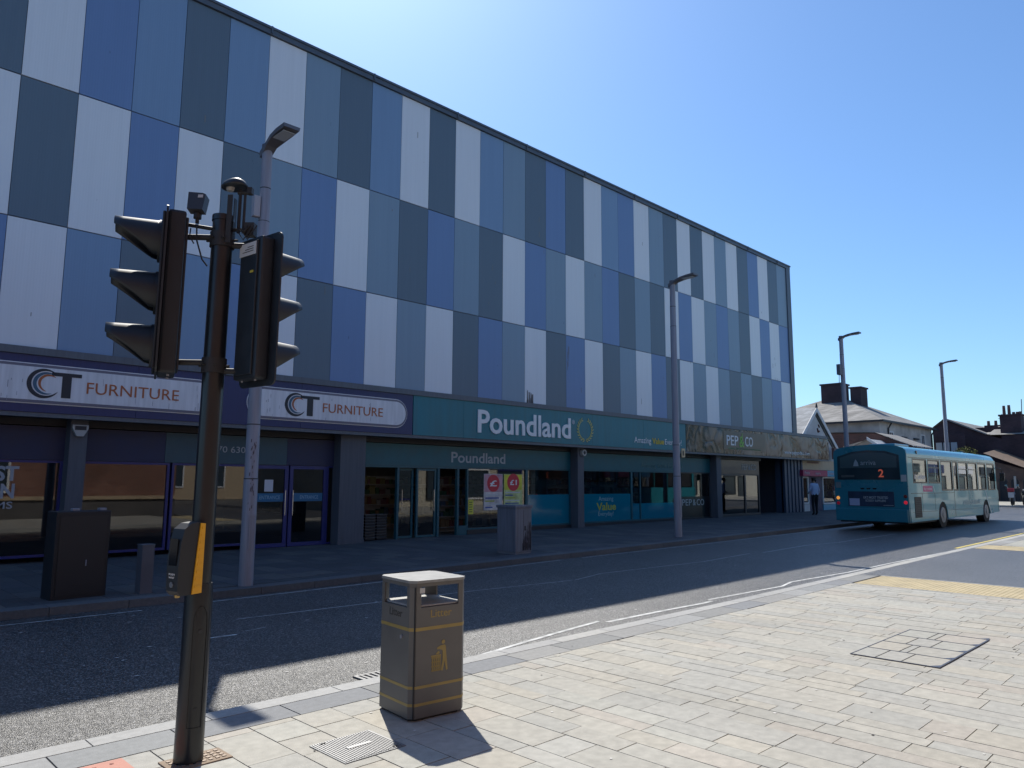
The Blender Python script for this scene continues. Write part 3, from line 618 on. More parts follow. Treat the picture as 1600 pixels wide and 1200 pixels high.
mb = MB(); text_mb(mb, 'Amazing', 22.3, 16.09, 3.03, .25, .003, width=1.05, height=.21); text_mb(mb, 'Everyday!', 24.28, 16.09, 3.03, .25, .003, width=1.15, height=.21); mb.build('slogan', M_wletter, ts)
mb = MB(); text_mb(mb, 'Value', 23.43, 16.09, 3.03, .25, .003, width=.78, height=.21, bold=.02); mb.build('slogan_highlight', mat('gold_bright', (.65, .48, .03), .5), ts)
cs = board('clothes_shop_sign', 'dark peeling glossy fascia sign with white letters at the building corner', 25.79, 39.6, 2.825, 3.898, filmmat('rippled_film'), (28.3, 32.6, 36.2))
mb = MB(); mb.box((39.6, 16.1, 2.825), (39.62, 17.4, 3.898)); mb.build('side_return', M_char, cs)
mb = MB(); mb.box((28.7, 16.092, 3.02), (32.5, 16.098, 3.8)); mb.build('name_panel', mat('dark_brown_panel', (.035, .035, .032), .3), cs)
mb = MB(); text_mb(mb, 'PEP', 28.95, 16.085, 3.2, .5, .004, width=1.0, height=.42, bold=.01); text_mb(mb, 'CO', 30.55, 16.085, 3.2, .5, .004, width=.72, height=.42, bold=.01); mb.build('lettering', M_wletter, cs)
mb = MB(); text_mb(mb, '&', 30.05, 16.085, 3.15, .5, .004, width=.42, height=.46, bold=.01); mb.box((30.3, 16.083, 3.5), (30.34, 16.088, 3.76)); mb.build('ampersand', mat('leaf_green', (.22, .5, .06), .5), cs)
mb = MB(); text_mb(mb, 'great fashion for everyone', 29.1, 16.085, 3.04, .1, .002, width=2.9, height=.08); mb.build('strapline', mat('leaf_green_dull', (.06, .2, .08), .5), cs)
mb = MB(); text_mb(mb, 'www.pepandco.com', 34.4, 16.09, 2.98, .2, .003, width=2.8, height=.18); mb.build('web_address', M_wletter, cs)

# ------------------------------------------------------------------ shop interior
mb = MB(); mb.box((FX-14, 16.95, -.05), (36, 24, 0)); mb.build('shop_floor', mat('shop_floor', (.1, .095, .09), .4, var=.15), B)
mb = MB(); mb.box((FX-14, 24, 0), (33, 24.1, 2.9)); mb.box((FX-14, 16.96, 2.9), (33, 24, 3.0)); mb.build('shop_ceiling', mat('shop_ceiling', (.3, .3, .3), .8), B)
for x in (10.7, 28.8):
    mb = MB(); mb.box((x-.04, 17, 0), (x+.04, 24, 2.9)); mb.build('partition_wall', mat('partition', (.25, .25, .25), .8), B)
def shelves(x, y, ln, n, label):
    t = thing('shelf_unit', label, 'shelves', (x, y, 0), group='stocked shelves inside the discount shop')
    mb = MB(); mb.box((0, .2, 0), (ln, .24, 1.75)); [mb.box((0, -.1, .15+i*.33), (ln, .2, .17+i*.33)) for i in range(5)]; mb.build('rack', mat('rack_white', (.4, .4, .4), .6), t)
    mb = MB(); ms = [mat('stock_%d' % i, c, .6) for i, c in enumerate([(.16, .05, .05), (.2, .18, .09), (.06, .1, .16), (.25, .25, .26), (.14, .07, .09), (.04, .1, .06), (.2, .13, .07)])]
    for i in range(5):
        xx = .02
        while xx < ln-.15:
            ww = random.uniform(.08, .22); mb.box((xx, -.08, .172+i*.33), (xx+ww, .15, .172+i*.33+random.uniform(.12, .27)), random.randrange(7)); xx += ww+.02
    tag(mb.build('stock', ms, t), kind='stuff')
for i, (x, y, l) in enumerate(((11.3, 20.5, 2.2), (15, 18.3, 2.0), (17.4, 18.3, 1.9), (20.2, 18.3, 2.6), (23.6, 18.6, 2.4), (13.8, 20.8, 2.6))):
    shelves(x, y, l, 5, ['stocked shelf unit seen through the open doorway left', 'stocked shelf unit behind the red disc posters', 'stocked shelf unit above the teal vinyl left of the bell pillar', 'stocked shelf unit behind the slogan window right of the bell pillar', 'stocked shelf unit in the window behind the second lamp post', 'stocked shelf unit deep behind the sliding doors'][i])
for x, y in ((11.45, 16.95), (11.85, 17.0)):
    t = thing('basket_stack', 'stack of black shopping baskets just inside the open doorway, '+('left' if x < 11.6 else 'right')+' stack', 'baskets', (x, y, 0), group='shopping basket stacks in the doorway')
    for i in range(9):
        mb = MB(); mb.box((-.16, -.13, .03+i*.075), (.16, .13, .09+i*.075), bev=.012); mb.box((-.17, -.14, .087+i*.075), (.17, .14, .1+i*.075), 1); mb.build('basket', [M_blackm, mat('basket_rim', (.09, .1, .11), .4)], t)
t = thing('ceiling_light', 'lit strip light inside the shop seen through the open doorway', 'light', (12.0, 20, 2.55)); mb = MB(); mb.box((0, -.05, 0), (1.3, .05, .05)); mb.build('tube', mat('lit_tube', (1, .97, .9), .5, emit=3), t)
mb = MB(); mb.box((-.03, -.07, .052), (1.33, .07, .12)); mb.build('housing', M_trim, t)
t = thing('desk', 'plain table with thin metal legs behind the entrance doors', 'table', (8.9, 18.2, 0)); mb = MB(); mb.box((0, 0, .72), (1.3, .6, .75)); mb.build('table_top', mat('desk_top', (.25, .22, .18), .5), t)
for x, y in ((.03, .03), (1.27, .03), (.03, .57), (1.27, .57)): mb = MB(); mb.tube([(x, y, 0), (x, y, .72)], .015, 8); mb.build('leg', M_blackm, t)
t = thing('monitor', 'dark computer screen standing on the table behind the entrance doors', 'screen', (9.2, 18.5, .75)); mb = MB(); mb.box((0, -.02, .08), (.5, .02, .4), bev=.008); mb.build('screen', M_black, t); mb = MB(); mb.box((.15, -.08, 0), (.35, .08, .01)); mb.box((.22, -.015, .01), (.28, .015, .1)); mb.build('stand', M_blackm, t)
t = thing('storage_box', 'pale grey box standing on the table beside the computer screen', 'box', (9.82, 18.4, .752)); mb = MB(); mb.box((0, 0, 0), (.32, .26, .36), bev=.01); mb.build('body', mat('pale_box', (.4, .4, .42), .6), t); mb = MB(); mb.box((-.01, -.01, .361), (.33, .27, .39), bev=.006); mb.build('lid', M_conc, t)

# ------------------------------------------------------------------ street lamps
def lamp(x, y, H, label, extra=None):
    t = thing('street_lamp', label, 'street lamp', (x, y, gz(x)), group='silver street lamps along the far pavement')
    mb = MB(); k = 9
    zs = [0, H*.23, H*.232, H*.35, H*.352, H*.82, H*.822, H*.9, H*.902, H]; rs = [.108, .106, .101, .1, .097, .09, .086, .085, .082, .082]
    mb.tube([(0, 0, z) for z in zs], rs, 24); mb.build('pole', M_galv, t)
    for z, r in ((H*.231, .107), (H*.351, .101), (H*.821, .09), (H*.901, .086)): mb = MB(); mb.tube([(0, 0, z-.012), (0, 0, z+.004)], r, 24); mb.build('joint_ring', M_char, t)
    mb = MB(); mb.box((-.045, -.112, .55), (.045, -.1, 1.05)); mb.build('access_door', M_galv, t)
    # flat curved head reaching over the road
    mb = MB(); prof = [(0.1, -.05, .085), (-.02, .0, .09), (-.14, .04, .1), (-.32, .08, .13), (-.55, .105, .145), (-.8, .12, .14)]; vs = []; 
    for (yy, zz, hw) in prof: th = .1 if yy > -.1 else .055; vs += [(-hw, yy, H+zz), (hw, yy, H+zz), (hw*.92, yy, H+zz-th), (-hw*.92, yy, H+zz-th)]
    fs = [(0, 1, 2, 3), (20, 23, 22, 21)]
    for i in range(5):
        for j in range(4): a = 4*i+j; b = 4*i+(j+1) % 4; fs.append((a, b, b+4, a+4))
    mb.add(vs, fs); mb.tube([(0, 0, H-.05), (0, 0, H+.05)], .088, 20); mb.build('lamp_head', mat('head_grey', (.14, .14, .155), .45, metal=.3), t)
    mb = MB(); mb.box((-.1, -.72, H+.03), (.1, -.36, H+.04)); o = mb.build('lens', mat('lamp_lens', (.4, .42, .42), .25), t); o.rotation_euler = (R(0), 0, 0)
    return t
l1 = lamp(5.28, 11.0, 6.95, 'nearest silver street lamp with scuffed pole in front of the furniture shop')
mb = MB(); 
for _ in range(30):
    a = R(random.uniform(-130, -85)); z = random.choice([random.uniform(1.1, 1.6), random.uniform(1.6, 2.2)]); r = .1065 if z < 1.6 else (.102 if z < 2.4 else .0985); s = random.uniform(.003, .009)
    vs = [((r+.0015)*math.cos(a+da/r), (r+.0015)*math.sin(a+da/r), z+dz) for da, dz in ((-s, -s*4), (s*.8, -s*2), (s, s*4.5), (-s*.7, s*3))]; mb.quad(vs)
tag(mb.build('scuff_marks', mat('scuff', (.09, .07, .075), .8), l1, recalc=False), kind='stuff')
mb = MB(); mb.box((-.2, -.05, 5.75), (-.09, .05, 6.1), bev=.015); mb.build('sensor_box', mat('pale_grey_box', (.35, .35, .38), .5), l1)
l2 = lamp(18.46, 11.86, 7.4, 'silver street lamp with small yellow sign in front of the teal fascia')
t = thing('lamp_post_notice', 'small pale yellow notice strapped to the street lamp before the teal fascia', 'sign', (18.68, 11.78, gz(18)+2.25)); mb = MB(); mb.box((-.07, -.01, 0), (.1, .01, .25)); mb.build('plate', mat('cream_plate', (.55, .48, .3), .6), t); mb = MB(); mb.box((-.03, -.013, .05), (.03, -.011, .19)); mb.build('symbol', M_blackm, t)
lamp(32.0, 12.25, 7.65, 'street lamp with a grey box on its pole rising behind the bus rear'); 
l3 = [o for o in col.objects if o.name.startswith('street_lamp')][-1]
mb = MB(); mb.box((-.36, -.03, 6.0), (-.09, .12, 6.45), bev=.02); mb.tube([(-.14, .1, 6.0), (-.17, .1, 5.7), (-.12, .06, 5.55)], .012, 6); mb.build('control_box', mat('grey_box', (.1, .1, .12), .5), l3)
lamp(45.6, 12.1, 8.0, 'farthest street lamp standing against the sky behind the bus front')

# ------------------------------------------------------------------ cabinets, bollard
t = thing('utility_cabinet', 'worn grey metal cabinet with dark stain before the discount shop posters', 'cabinet', (11.87, 11.85, gz(12)))
M_cab = mat('cabinet_grey', (.17, .175, .2), .55, var=.2, vscale=3, streak=True)
mb = MB(); mb.box((-.25, -.29, .04), (.25, .29, 1.0), bev=.012); mb.build('body', M_cab, t)
mb = MB(); mb.box((-.27, -.31, .99), (.27, .31, 1.05), bev=.01); mb.build('lid', M_cab, t)
mb = MB(); mb.box((-.24, -.28, -.02), (.24, .28, .04)); mb.build('plinth', M_conc, t)
mb = MB(); mb.box((-.004, -.2935, .1), (0, -.2905, .93)); mb.box((.03, -.30, .5), (.06, -.2905, .6)); mb.build('door_seam', M_char, t)
mb = MB()
for _ in range(110):
    xx = random.uniform(-.04, .235); zt = .07+max(.05, random.uniform(.1, .62)*(.35+.65*min(1, (xx+.04)/.2))); zb = max(.07, zt-random.uniform(.06, .4)); mb.box((xx, -.2925, zb), (xx+random.uniform(.003, .009), -.2903, zt))
tag(mb.build('stain', mat('soot_stain', (.075, .065, .07), .9), t), kind='stuff')
t = thing('black_cabinet', 'tall black roadside cabinet with two lugs on top near the far kerb', 'cabinet', (3.1, 11.55, 0), R(3))
mb = MB(); mb.box((-.34, -.2, -.02), (.34, .2, 1.15), bev=.015); mb.build('body', mat('cabinet_black', (.011, .013, .017), .5, var=.15), t)
mb = MB(); mb.box((-.29, -.208, .05), (.29, -.202, 1.08)); mb.build('door', mat('cabinet_black2', (.015, .017, .021), .45), t)
mb = MB(); mb.box((.05, -.22, .42), (.062, -.209, .5)); mb.build('handle', M_galv, t)
for x in (-.12, .22): mb = MB(); mb.box((x, -.1, 1.15), (x+.09, .0, 1.185), bev=.008); mb.build('lifting_lug', M_galv, t)
mb = MB(); [mb.box((-.2, -.2105, .1+i*.035), (.2, -.2085, .112+i*.035)) for i in range(3)]; mb.build('vent', M_blackm, t)
t = thing('bollard', 'square grey bollard standing right of the tall black cabinet', 'bollard', (3.9, 11.25, 0), R(4)); mb = MB(); mb.box((-.085, -.085, -.02), (.085, .085, .66), bev=.006); mb.build('post', mat('bollard_grey', (.1, .105, .125), .5, var=.12), t)
mb = MB(); mb.box((-.09, -.09, .66), (.09, .09, .675), bev=.004); mb.build('cap', M_trim, t)

# ------------------------------------------------------------------ litter bin
t = thing('litter_bin', 'square grey litter bin with gold bands standing on the sunlit pavement', 'litter bin', (3.375, 4.28, .0), R(-6))
M_bin = mat('bin_grey_brown', (.125, .12, .112), .5, metal=.0, var=.1, vscale=5)
def chamf(h, c): return [(-h+c, -h), (h-c, -h), (h, -h+c), (h, h-c), (h-c, h), (-h+c, h), (-h, h-c), (-h, -h+c)]
S_ = .222
mb = MB(); mb.prism(chamf(S_, .035), 'z', .018, .725); mb.build('body', M_bin, t)
mb = MB(); mb.prism(chamf(S_-.02, .035), 'z', 0, .02); mb.build('base', M_blackm, t)
for sx in (-1, 1):
    for sy in (-1, 1): mb = MB(); mb.prism([(sx*(S_-u), sy*(S_-v)) for u, v in ((.035, 0), (.07, 0), (.07, .012), (.012, .07), (0, .07), (0, .035))], 'z', .725, .865); mb.build('corner_post', M_bin, t)
mb = MB(); mb.prism(chamf(S_, .035), 'z', .862, .885); 
for a, b in (((-S_+.0, -S_), (S_, -S_+.012)), ): pass
mb.build('top_rim', M_bin, t)
mb = MB(); mb.prism(chamf(S_+.006, .04), 'z', .887, .905); mb.build('lid', mat('bin_lid', (.26, .26, .25), .5, var=.15, vscale=12), t)
mb = MB(); mb.prism(chamf(S_-.02, .03), 'z', .728, .738); mb.build('inner_plate', mat('bin_inner', (.4, .4, .38), .5), t)
for z, h_ in ((.575, .022), (.205, .018), (.095, .018)):
    mb = MB(); mb.prism(chamf(S_+.0015, .0355), 'z', z, z+h_)
    mb.build('gold_band', mat('bin_gold', (.33, .24, .075), .5, var=.15), t)
for fc, nm in (('-y', 'r'), ('-x', 'l')):
    mb = MB()
    if fc == '-y': text_mb(mb, 'Litter', -.075, -S_-.0005, .655, .06, .001, width=.17, height=.05, bold=.006)
    else: text_mb(mb, 'Litter', -S_-.0005, .075, .655, .06, .001, width=.17, height=.05, bold=.006, facing='-x')
    mb.build('lettering', mat('bin_gold', (.36, .24, .055)) if fc == '-y' else mat('bin_letter_dark', (.05, .045, .04), .5), t)
mb = MB(); y0, y1 = -S_-.0022, -S_-.0005
mb.tube([(.03, y0, .485), (.03, y1, .485)], .014, 14)
mb.prism([(-.02, .452), (.005, .462), (.04, .466), (.05, .455), (.055, .40), (.068, .30), (.055, .296), (.042, .36), (.028, .296), (.012, .3), (.026, .37), (.024, .43), (.005, .438), (-.022, .442)], 'y', y0, y1)
for k in range(5): mb.box((-.06+k*.015, y0, .30), (-.051+k*.015, y1, .395))
for k in range(4): mb.box((-.064, y0, .30+k*.028), (.01, y1, .308+k*.028))
mb.box((-.068, y0, .395), (.012, y1, .405)); mb.prism([(-.03, .41), (-.012, .43), (.004, .42), (-.008, .407)], 'y', y0, y1)
mb.build('tidy_figure_emblem', mat('bin_gold', (.36, .24, .055)), t)
mb = MB(); mb.box((-.165, -S_-.001, .82), (-.125, -S_-.0003, .855)); mb.build('sticker', mat('sticker', (.5, .5, .48), .6), t)
mb = MB(); mb.tube([(-S_-.012, -.1, .53), (-S_, -.1, .53)], .013, 12); mb.build('lock', M_galv, t)
mb = MB(); mb.box((-S_+.022, -S_-.001, .02), (-S_+.026, -S_+.01, .86)); mb.build('door_seam', M_blackm, t)

# ------------------------------------------------------------------ traffic signal
PX, PY = 1.83, 4.41
t = thing('traffic_signal', 'black crossing signal pole with two signal heads and a yellow sided push button unit', 'traffic light', (PX, PY, 0)); t.rotation_euler = (.0055, .0055, 0)
mb = MB(); mb.tube([(0, 0, -.02), (0, 0, .35), (0, 0, .9), (0, 0, .98)], [.079, .077, .077, .07], 32); mb.build('pole_base', M_black, t)
mb = MB(); mb.tube([(0, 0, .98), (0, 0, 3.16)], [.064, .062], 32); mb.tube([(0, 0, 3.15), (0, 0, 3.185)], [.067, .066], 32); mb.build('pole', M_black, t)
# door in the base, facing the camera side
mb = MB(); n = 10; vs = []; ca = math.atan2(-PY, -PX)+.25
outline = [(-.5, .1), (.5, .1), (.5, .66)]+[(.5*math.cos(k*math.pi/8), .66+.1*math.sin(k*math.pi/8)) for k in range(1, 8)]+[(-.5, .66)]
for rr in (.0802,):
    rows_ = 14; pts = []
    for (a, z) in outline: pts.append((rr*math.cos(ca+a), rr*math.sin(ca+a), z+.1))
for (p, q) in zip(pts, pts[1:]+pts[:1]):
    a0 = math.atan2(p[1], p[0]); a1 = math.atan2(q[1], q[0]); seg = 6
    mb.tube([(.078*math.cos(a0+(a1-a0)*k/seg), .078*math.sin(a0+(a1-a0)*k/seg), p[2]+(q[2]-p[2])*k/seg) for k in range(seg+1)], .0022, 4, cap=False)
mb.build('door_seam', mat('seam', (.004, .004, .004), .6), t)
mb = MB(); mb.tube([(.077*math.cos(ca), .077*math.sin(ca), .72), (.083*math.cos(ca), .083*math.sin(ca), .72)], .012, 10); mb.tube([(.077*math.cos(ca), .077*math.sin(ca), .3), (.083*math.cos(ca), .083*math.sin(ca), .3)], .008, 10); mb.build('door_lock', M_char, t)

M_sig = mat('signal_black', (.013, .018, .026), .5, var=.15, vscale=8)
def signal_head(cx, cy, zc, ang, tilt=0, k=1., bh=.455):
    """local frame: +x = facing direction"""
    e = bpy.data.objects.new('signal_head', None)
    M = Matrix.Translation((cx, cy, zc)) @ Matrix.Rotation(ang, 4, 'Z') @ Matrix.Scale(k, 4)
    mb = MB(M); mb.box((-.1, -.135, -.5), (.0, .135, .5), bev=.018); mb.box((-.115, -.1, -.47), (-.098, .1, .47), bev=.006); h = mb.build('signal_head', M_sig, t)
    mb = MB(M); out = []
    for sx, sy in ((1, 1), (-1, 1), (-1, -1), (1, -1)):
        for k in range(5): a = math.atan2(sy, sx)+(k-2)*R(22.5)*(1); a = {(1, 1): 0, (-1, 1): 90, (-1, -1): 180, (1, -1): 270}[(sx, sy)]+k*22.5; out.append((sx*.165+.05*math.cos(R(a)), sy*bh+.05*math.sin(R(a))))
    mb.prism(out, 'x', .0, .012); mb.box((.012, -.14, -.48), (.03, .14, .48), bev=.008); mb.build('backboard', M_sig, h)
    for z in (.325, 0, -.325):
        mb = MB(M); n = 24
        # tapering cowl: long on top, cut away below
        vs = []; fs = []; J = 6
        for k in range(n+1):
            a = R(-62)+R(304)*k/n; L_ = .04+.235*min(1, (math.sin(a)+1)/1.25)
            for j in range(J+1):
                s = j/J; rr = .125-.035*(L_*s/.285); vs.append((.012+L_*s, rr*math.cos(a), z+rr*math.sin(a)+.035*(L_*s/.285)*.8))
        for k in range(n):
            for j in range(J): o = k*(J+1)+j; fs.append((o, o+1, o+J+2, o+J+1))
        mb.add(vs, fs, 0, True); v = mb.build('visor', M_sig, h); so_ = v.modifiers.new('s', 'SOLIDIFY'); so_.thickness = .005
        mb = MB(M); mb.tube([(.012, 0, z), (.045, 0, z)], [.132, .13], 28, cap=False); mb.build('lens_ring', M_sig, h)
        mb = MB(M); rr = [.1, .07, .035, .0]; mb.tube([(.015, 0, z), (.03, 0, z), (.036, 0, z), (.038, 0, z)], [.1, .075, .04, .002], 20)
        mb.build('lens', mat({.325: 'lens_red', 0: 'lens_amber', -.325: 'lens_green'}[z], {.325: (.2, .01, .01), 0: (.25, .12, .01), -.325: (.01, .15, .06)}[z], .3), h)
    mb = MB(M)
    for z in (.48, -.48):
        for y in (-.08, .08): mb.tube([(-.06, y, z), (-.06, y, z+(.03 if z > 0 else -.03))], .008, 8)
    mb.build('fixing_bolt', M_galv, h)
    return h, M
LD = math.atan2(.705, -.709)   # picture-left
h1, M1 = signal_head(-.245, .235, 2.69, R(161)); h2, M2 = signal_head(.195, -.16, 2.60, math.atan2(.12, 1.0), k=.87, bh=.49)
# brackets
for z in (3.05, 2.27):
    mb = MB(); mb.tube([(-.04, .04, z), (-.2, .19, z)], .018, 10); mb.build('bracket_arm', M_blackm, t)
    mb = MB(); mb.tube([(.04, -.04, z-.05), (.15, -.13, z-.05)], .018, 10); mb.build('bracket_arm', M_blackm, t)
for z in (3.03, 2.25): mb = MB(); mb.tube([(0, 0, z-.045), (0, 0, z+.045)], .072, 24); mb.build('clamp_band', M_blackm, t)
mb = MB()
for a in (0, 60, 130, 200, 250, 310): mb.tube([(.07*math.cos(R(a)), .07*math.sin(R(a)), 3.03), (.1*math.cos(R(a)), .1*math.sin(R(a)), 3.03)], .007, 6); mb.tube([(.07*math.cos(R(a)), .07*math.sin(R(a)), 2.25), (.095*math.cos(R(a)), .095*math.sin(R(a)), 2.25)], .007, 6)
mb.build('clamp_bolts', M_blackm, t)
mb = MB(M2); mb.box((-.119, -.09, .37), (-.116, .11, .46)); mb.build('maintenance_label', mat('label_white', (.5, .5, .5), .6), t)
mb = MB(M2); [mb.box((-.1215, -.06, .395+.016*i), (-.1192, .07-.03*i, .399+.016*i)) for i in range(3)]; mb.build('label_print', M_blackm, t)
mb = MB(M2); mb.box((-.119, -.07, .24), (-.116, -.03, .256)); mb.build('tag', mat('tag_yellow', (.5, .4, .05), .6), t)
# box detector on the left head
mb = MB(Matrix.Translation((-.115, .115, 3.27)) @ Matrix.Rotation(R(-45), 4, 'Z') @ Matrix.Rotation(R(-14), 4, 'X'))
mb.prism([(-.05, -.06), (.045, -.065), (.05, .045), (.03, .055), (-.06, .062)], 'y', -.03, .03); d1 = mb.build('detector', mat('detector_grey', (.035, .035, .04), .45), t)
mb = MB(Matrix.Translation((-.115, .115, 3.27)) @ Matrix.Rotation(R(-45), 4, 'Z') @ Matrix.Rotation(R(-14), 4, 'X')); mb.box((.005, -.033, .02), (.035, -.0305, .04)); mb.build('detector_label', mat('label_white', (.5, .5, .5)), d1)
mb = MB(); mb.tube([(-.115, .115, 3.22), (-.115, .115, 3.14)], .012, 8); mb.tube([(-.2, .2, 3.14), (-.02, .02, 3.1)], .012, 8); mb.tube([(-.115, .115, 3.17), (-.115, .115, 3.2)], .024, 10); mb.build('detector_arm', M_blackm, t)
# cap shaped camera on a plate bracket
cx, cy, cz = .05, -.05, 3.38
mb = MB(Matrix.Translation((cx, cy, cz)) @ Matrix.Rotation(R(-45), 4, 'Z') @ Matrix.Rotation(R(-6), 4, 'Y'))
n = 20; vs = []; fs = []
prof = [(0, .048), (.035, .044), (.06, .028), (.078, .0), (.074, -.008), (.0, -.004)]
for (r, z) in prof:
    for k in range(n): a = 2*math.pi*k/n; ex = 1.25 if math.cos(a) < 0 else .85; vs.append((max(r, .0005)*math.cos(a)*ex, max(r, .0005)*math.sin(a), z))
for i in range(len(prof)-1):
    for k in range(n): fs.append((i*n+k, i*n+(k+1) % n, (i+1)*n+(k+1) % n, (i+1)*n+k))
mb.add(vs, fs, 0, True); mb.build('camera_cap', M_sig, t)
mb = MB(); mb.tube([(cx-.03, cy+.03, cz-.03), (cx-.03, cy+.03, cz)], [.02, .03], 14); mb.build('camera_lens', mat('lens_pale', (.3, .3, .3), .2), t)
mb = MB(Matrix.Rotation(R(-45), 4, 'Z')); mb.box((.062, -.012, 2.98), (.066, .03, 3.3)); mb.box((.045, -.07, 3.0), (.075, -.064, 3.3)); mb.tube([(.095, 0, 3.08), (.095, 0, 3.36)], .011, 8); mb.tube([(.125, 0, 3.08), (.125, 0, 3.34)], .009, 8); mb.tube([(.05, 0, 3.1), (.2, 0, 3.1)], .012, 8); mb.tube([(.08, 0, 3.34), (.16, 0, 3.34)], .014, 8); mb.box((.14, -.02, 3.33), (.17, .02, 3.37)); mb.box((.14, -.03, 3.06), (.2, .03, 3.14)); mb.build('camera_bracket', M_blackm, t)
mb = MB(Matrix.Rotation(R(-45), 4, 'Z'))
for a, b in ((.1, .18), (.12, .22), (.14, .16), (.09, .2)): mb.tube([(a, -.03, 3.1), ((a+b)/2, -.045, 3.02+random.random()*.05), (b, -.03, 3.12)], .004, 6)
mb.tube([(-.15, -.03, 3.12), (-.14, -.04, 3.02), (-.1, -.04, 2.9), (-.07, -.03, 2.86)], .005, 6); mb.tube([(-.19, -.02, 3.1), (-.18, -.05, 3.04), (-.16, -.03, 3.0)], .004, 6)
mb.build('cable', M_blackm, t)
# push button unit: faces -X, yellow ribbed side panel faces -Y
ub = Matrix.Translation((-.135, -.075, 1.135)) @ Matrix.Rotation(R(16), 4, 'Z') @ Matrix.Diagonal((.78, .8, .86, 1))
mb = MB(ub); prof = [(.1, -.23), (-.065, -.23), (-.095, -.2), (-.1, -.05), (-.09, .1), (-.065, .19), (-.01, .225), (.06, .232), (.1, .225)]
mb.prism(prof, 'y', -.085, .035); u = mb.build('push_button_unit', mat('unit_black', (.014, .015, .019), .5), t)
mb = MB(ub); mb.prism([(.02, -.228), (.1, -.225), (.1, .222), (.06, .225)], 'y', -.094, -.0855)
mb.build('yellow_panel', mat('signal_yellow', (.75, .37, .012), .42, var=.06), u)
mb = MB(ub)
for i in range(9): z = -.19+i*.047; xl = .02+.04*(z+.228)/.45; mb.prism([(xl+.012, z), (.094, z-.004), (.094, z+.012), (xl+.012, z+.016)], 'y', -.0985, -.0942)
mb.build('panel_rib', mat('signal_yellow', (.75, .37, .012)), u)
mb = MB(ub); mb.prism([(-.104, -.04), (-.1, .13), (-.098, .13), (-.1, -.04)], 'y', -.065, .015); mb.build('display', mat('display_black', (.005, .005, .006), .08), u)
mb = MB(ub); mb.tube([(-.104, -.025, -.16), (-.09, -.025, -.16)], .018, 14); mb.build('button', M_trim, u)
mb = MB(ub); mb.tube([(-.05, -.03, -.245), (-.05, -.03, -.228)], [.018, .022], 12); mb.build('tactile_cone', mat('brass', (.4, .28, .12), .4, metal=.8), u)
mb = MB(ub); text_mb(mb, 'PUSH', -.1065, .0, -.1, .02, .0005, facing='-x', width=.06, height=.012); text_mb(mb, 'WAIT', -.1065, .0, -.12, .02, .0005, facing='-x', width=.06, height=.012); mb.build('lettering', M_wletter, u)
mb = MB(); mb.box((-.11, -.075, 1.02), (-.03, .03, 1.26)); mb.build('unit_mount', M_blackm, t)

# ------------------------------------------------------------------ bus
bus = thing('bus', 'turquoise single decker bus seen from behind driving away on the far lane', 'bus', (26.72, 9.51, gz(28)-.1), -.016)
BL, BW, BH = 10.75, 2.4, 2.76
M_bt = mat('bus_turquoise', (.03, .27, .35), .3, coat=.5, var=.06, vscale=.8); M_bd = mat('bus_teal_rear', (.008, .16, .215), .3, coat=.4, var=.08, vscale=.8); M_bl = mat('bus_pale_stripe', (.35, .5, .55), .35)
M_bg = glass('bus_glass', (.35, .42, .42), .05); M_bk = mat('bus_black', (.01, .011, .014), .25); M_int = mat('bus_interior', (.08, .09, .1), .7)
def arch(cx, n=10, r=.52, z0=.36, zc=.42):
    return [(cx-r*math.cos(math.pi*k/n), zc+r*math.sin(math.pi*k/n)) for k in range(n+1)]
WR, WF = 3.42, 8.95
low = [(.12, .3)]+[(WR-.54, .32)]+arch(WR)+[(WR+.54, .32), (WF-.54, .34)]+arch(WF)+[(WF+.54, .36), (BL+.1, .42), (BL+.05, 1.34), (0.02, 1.34)]
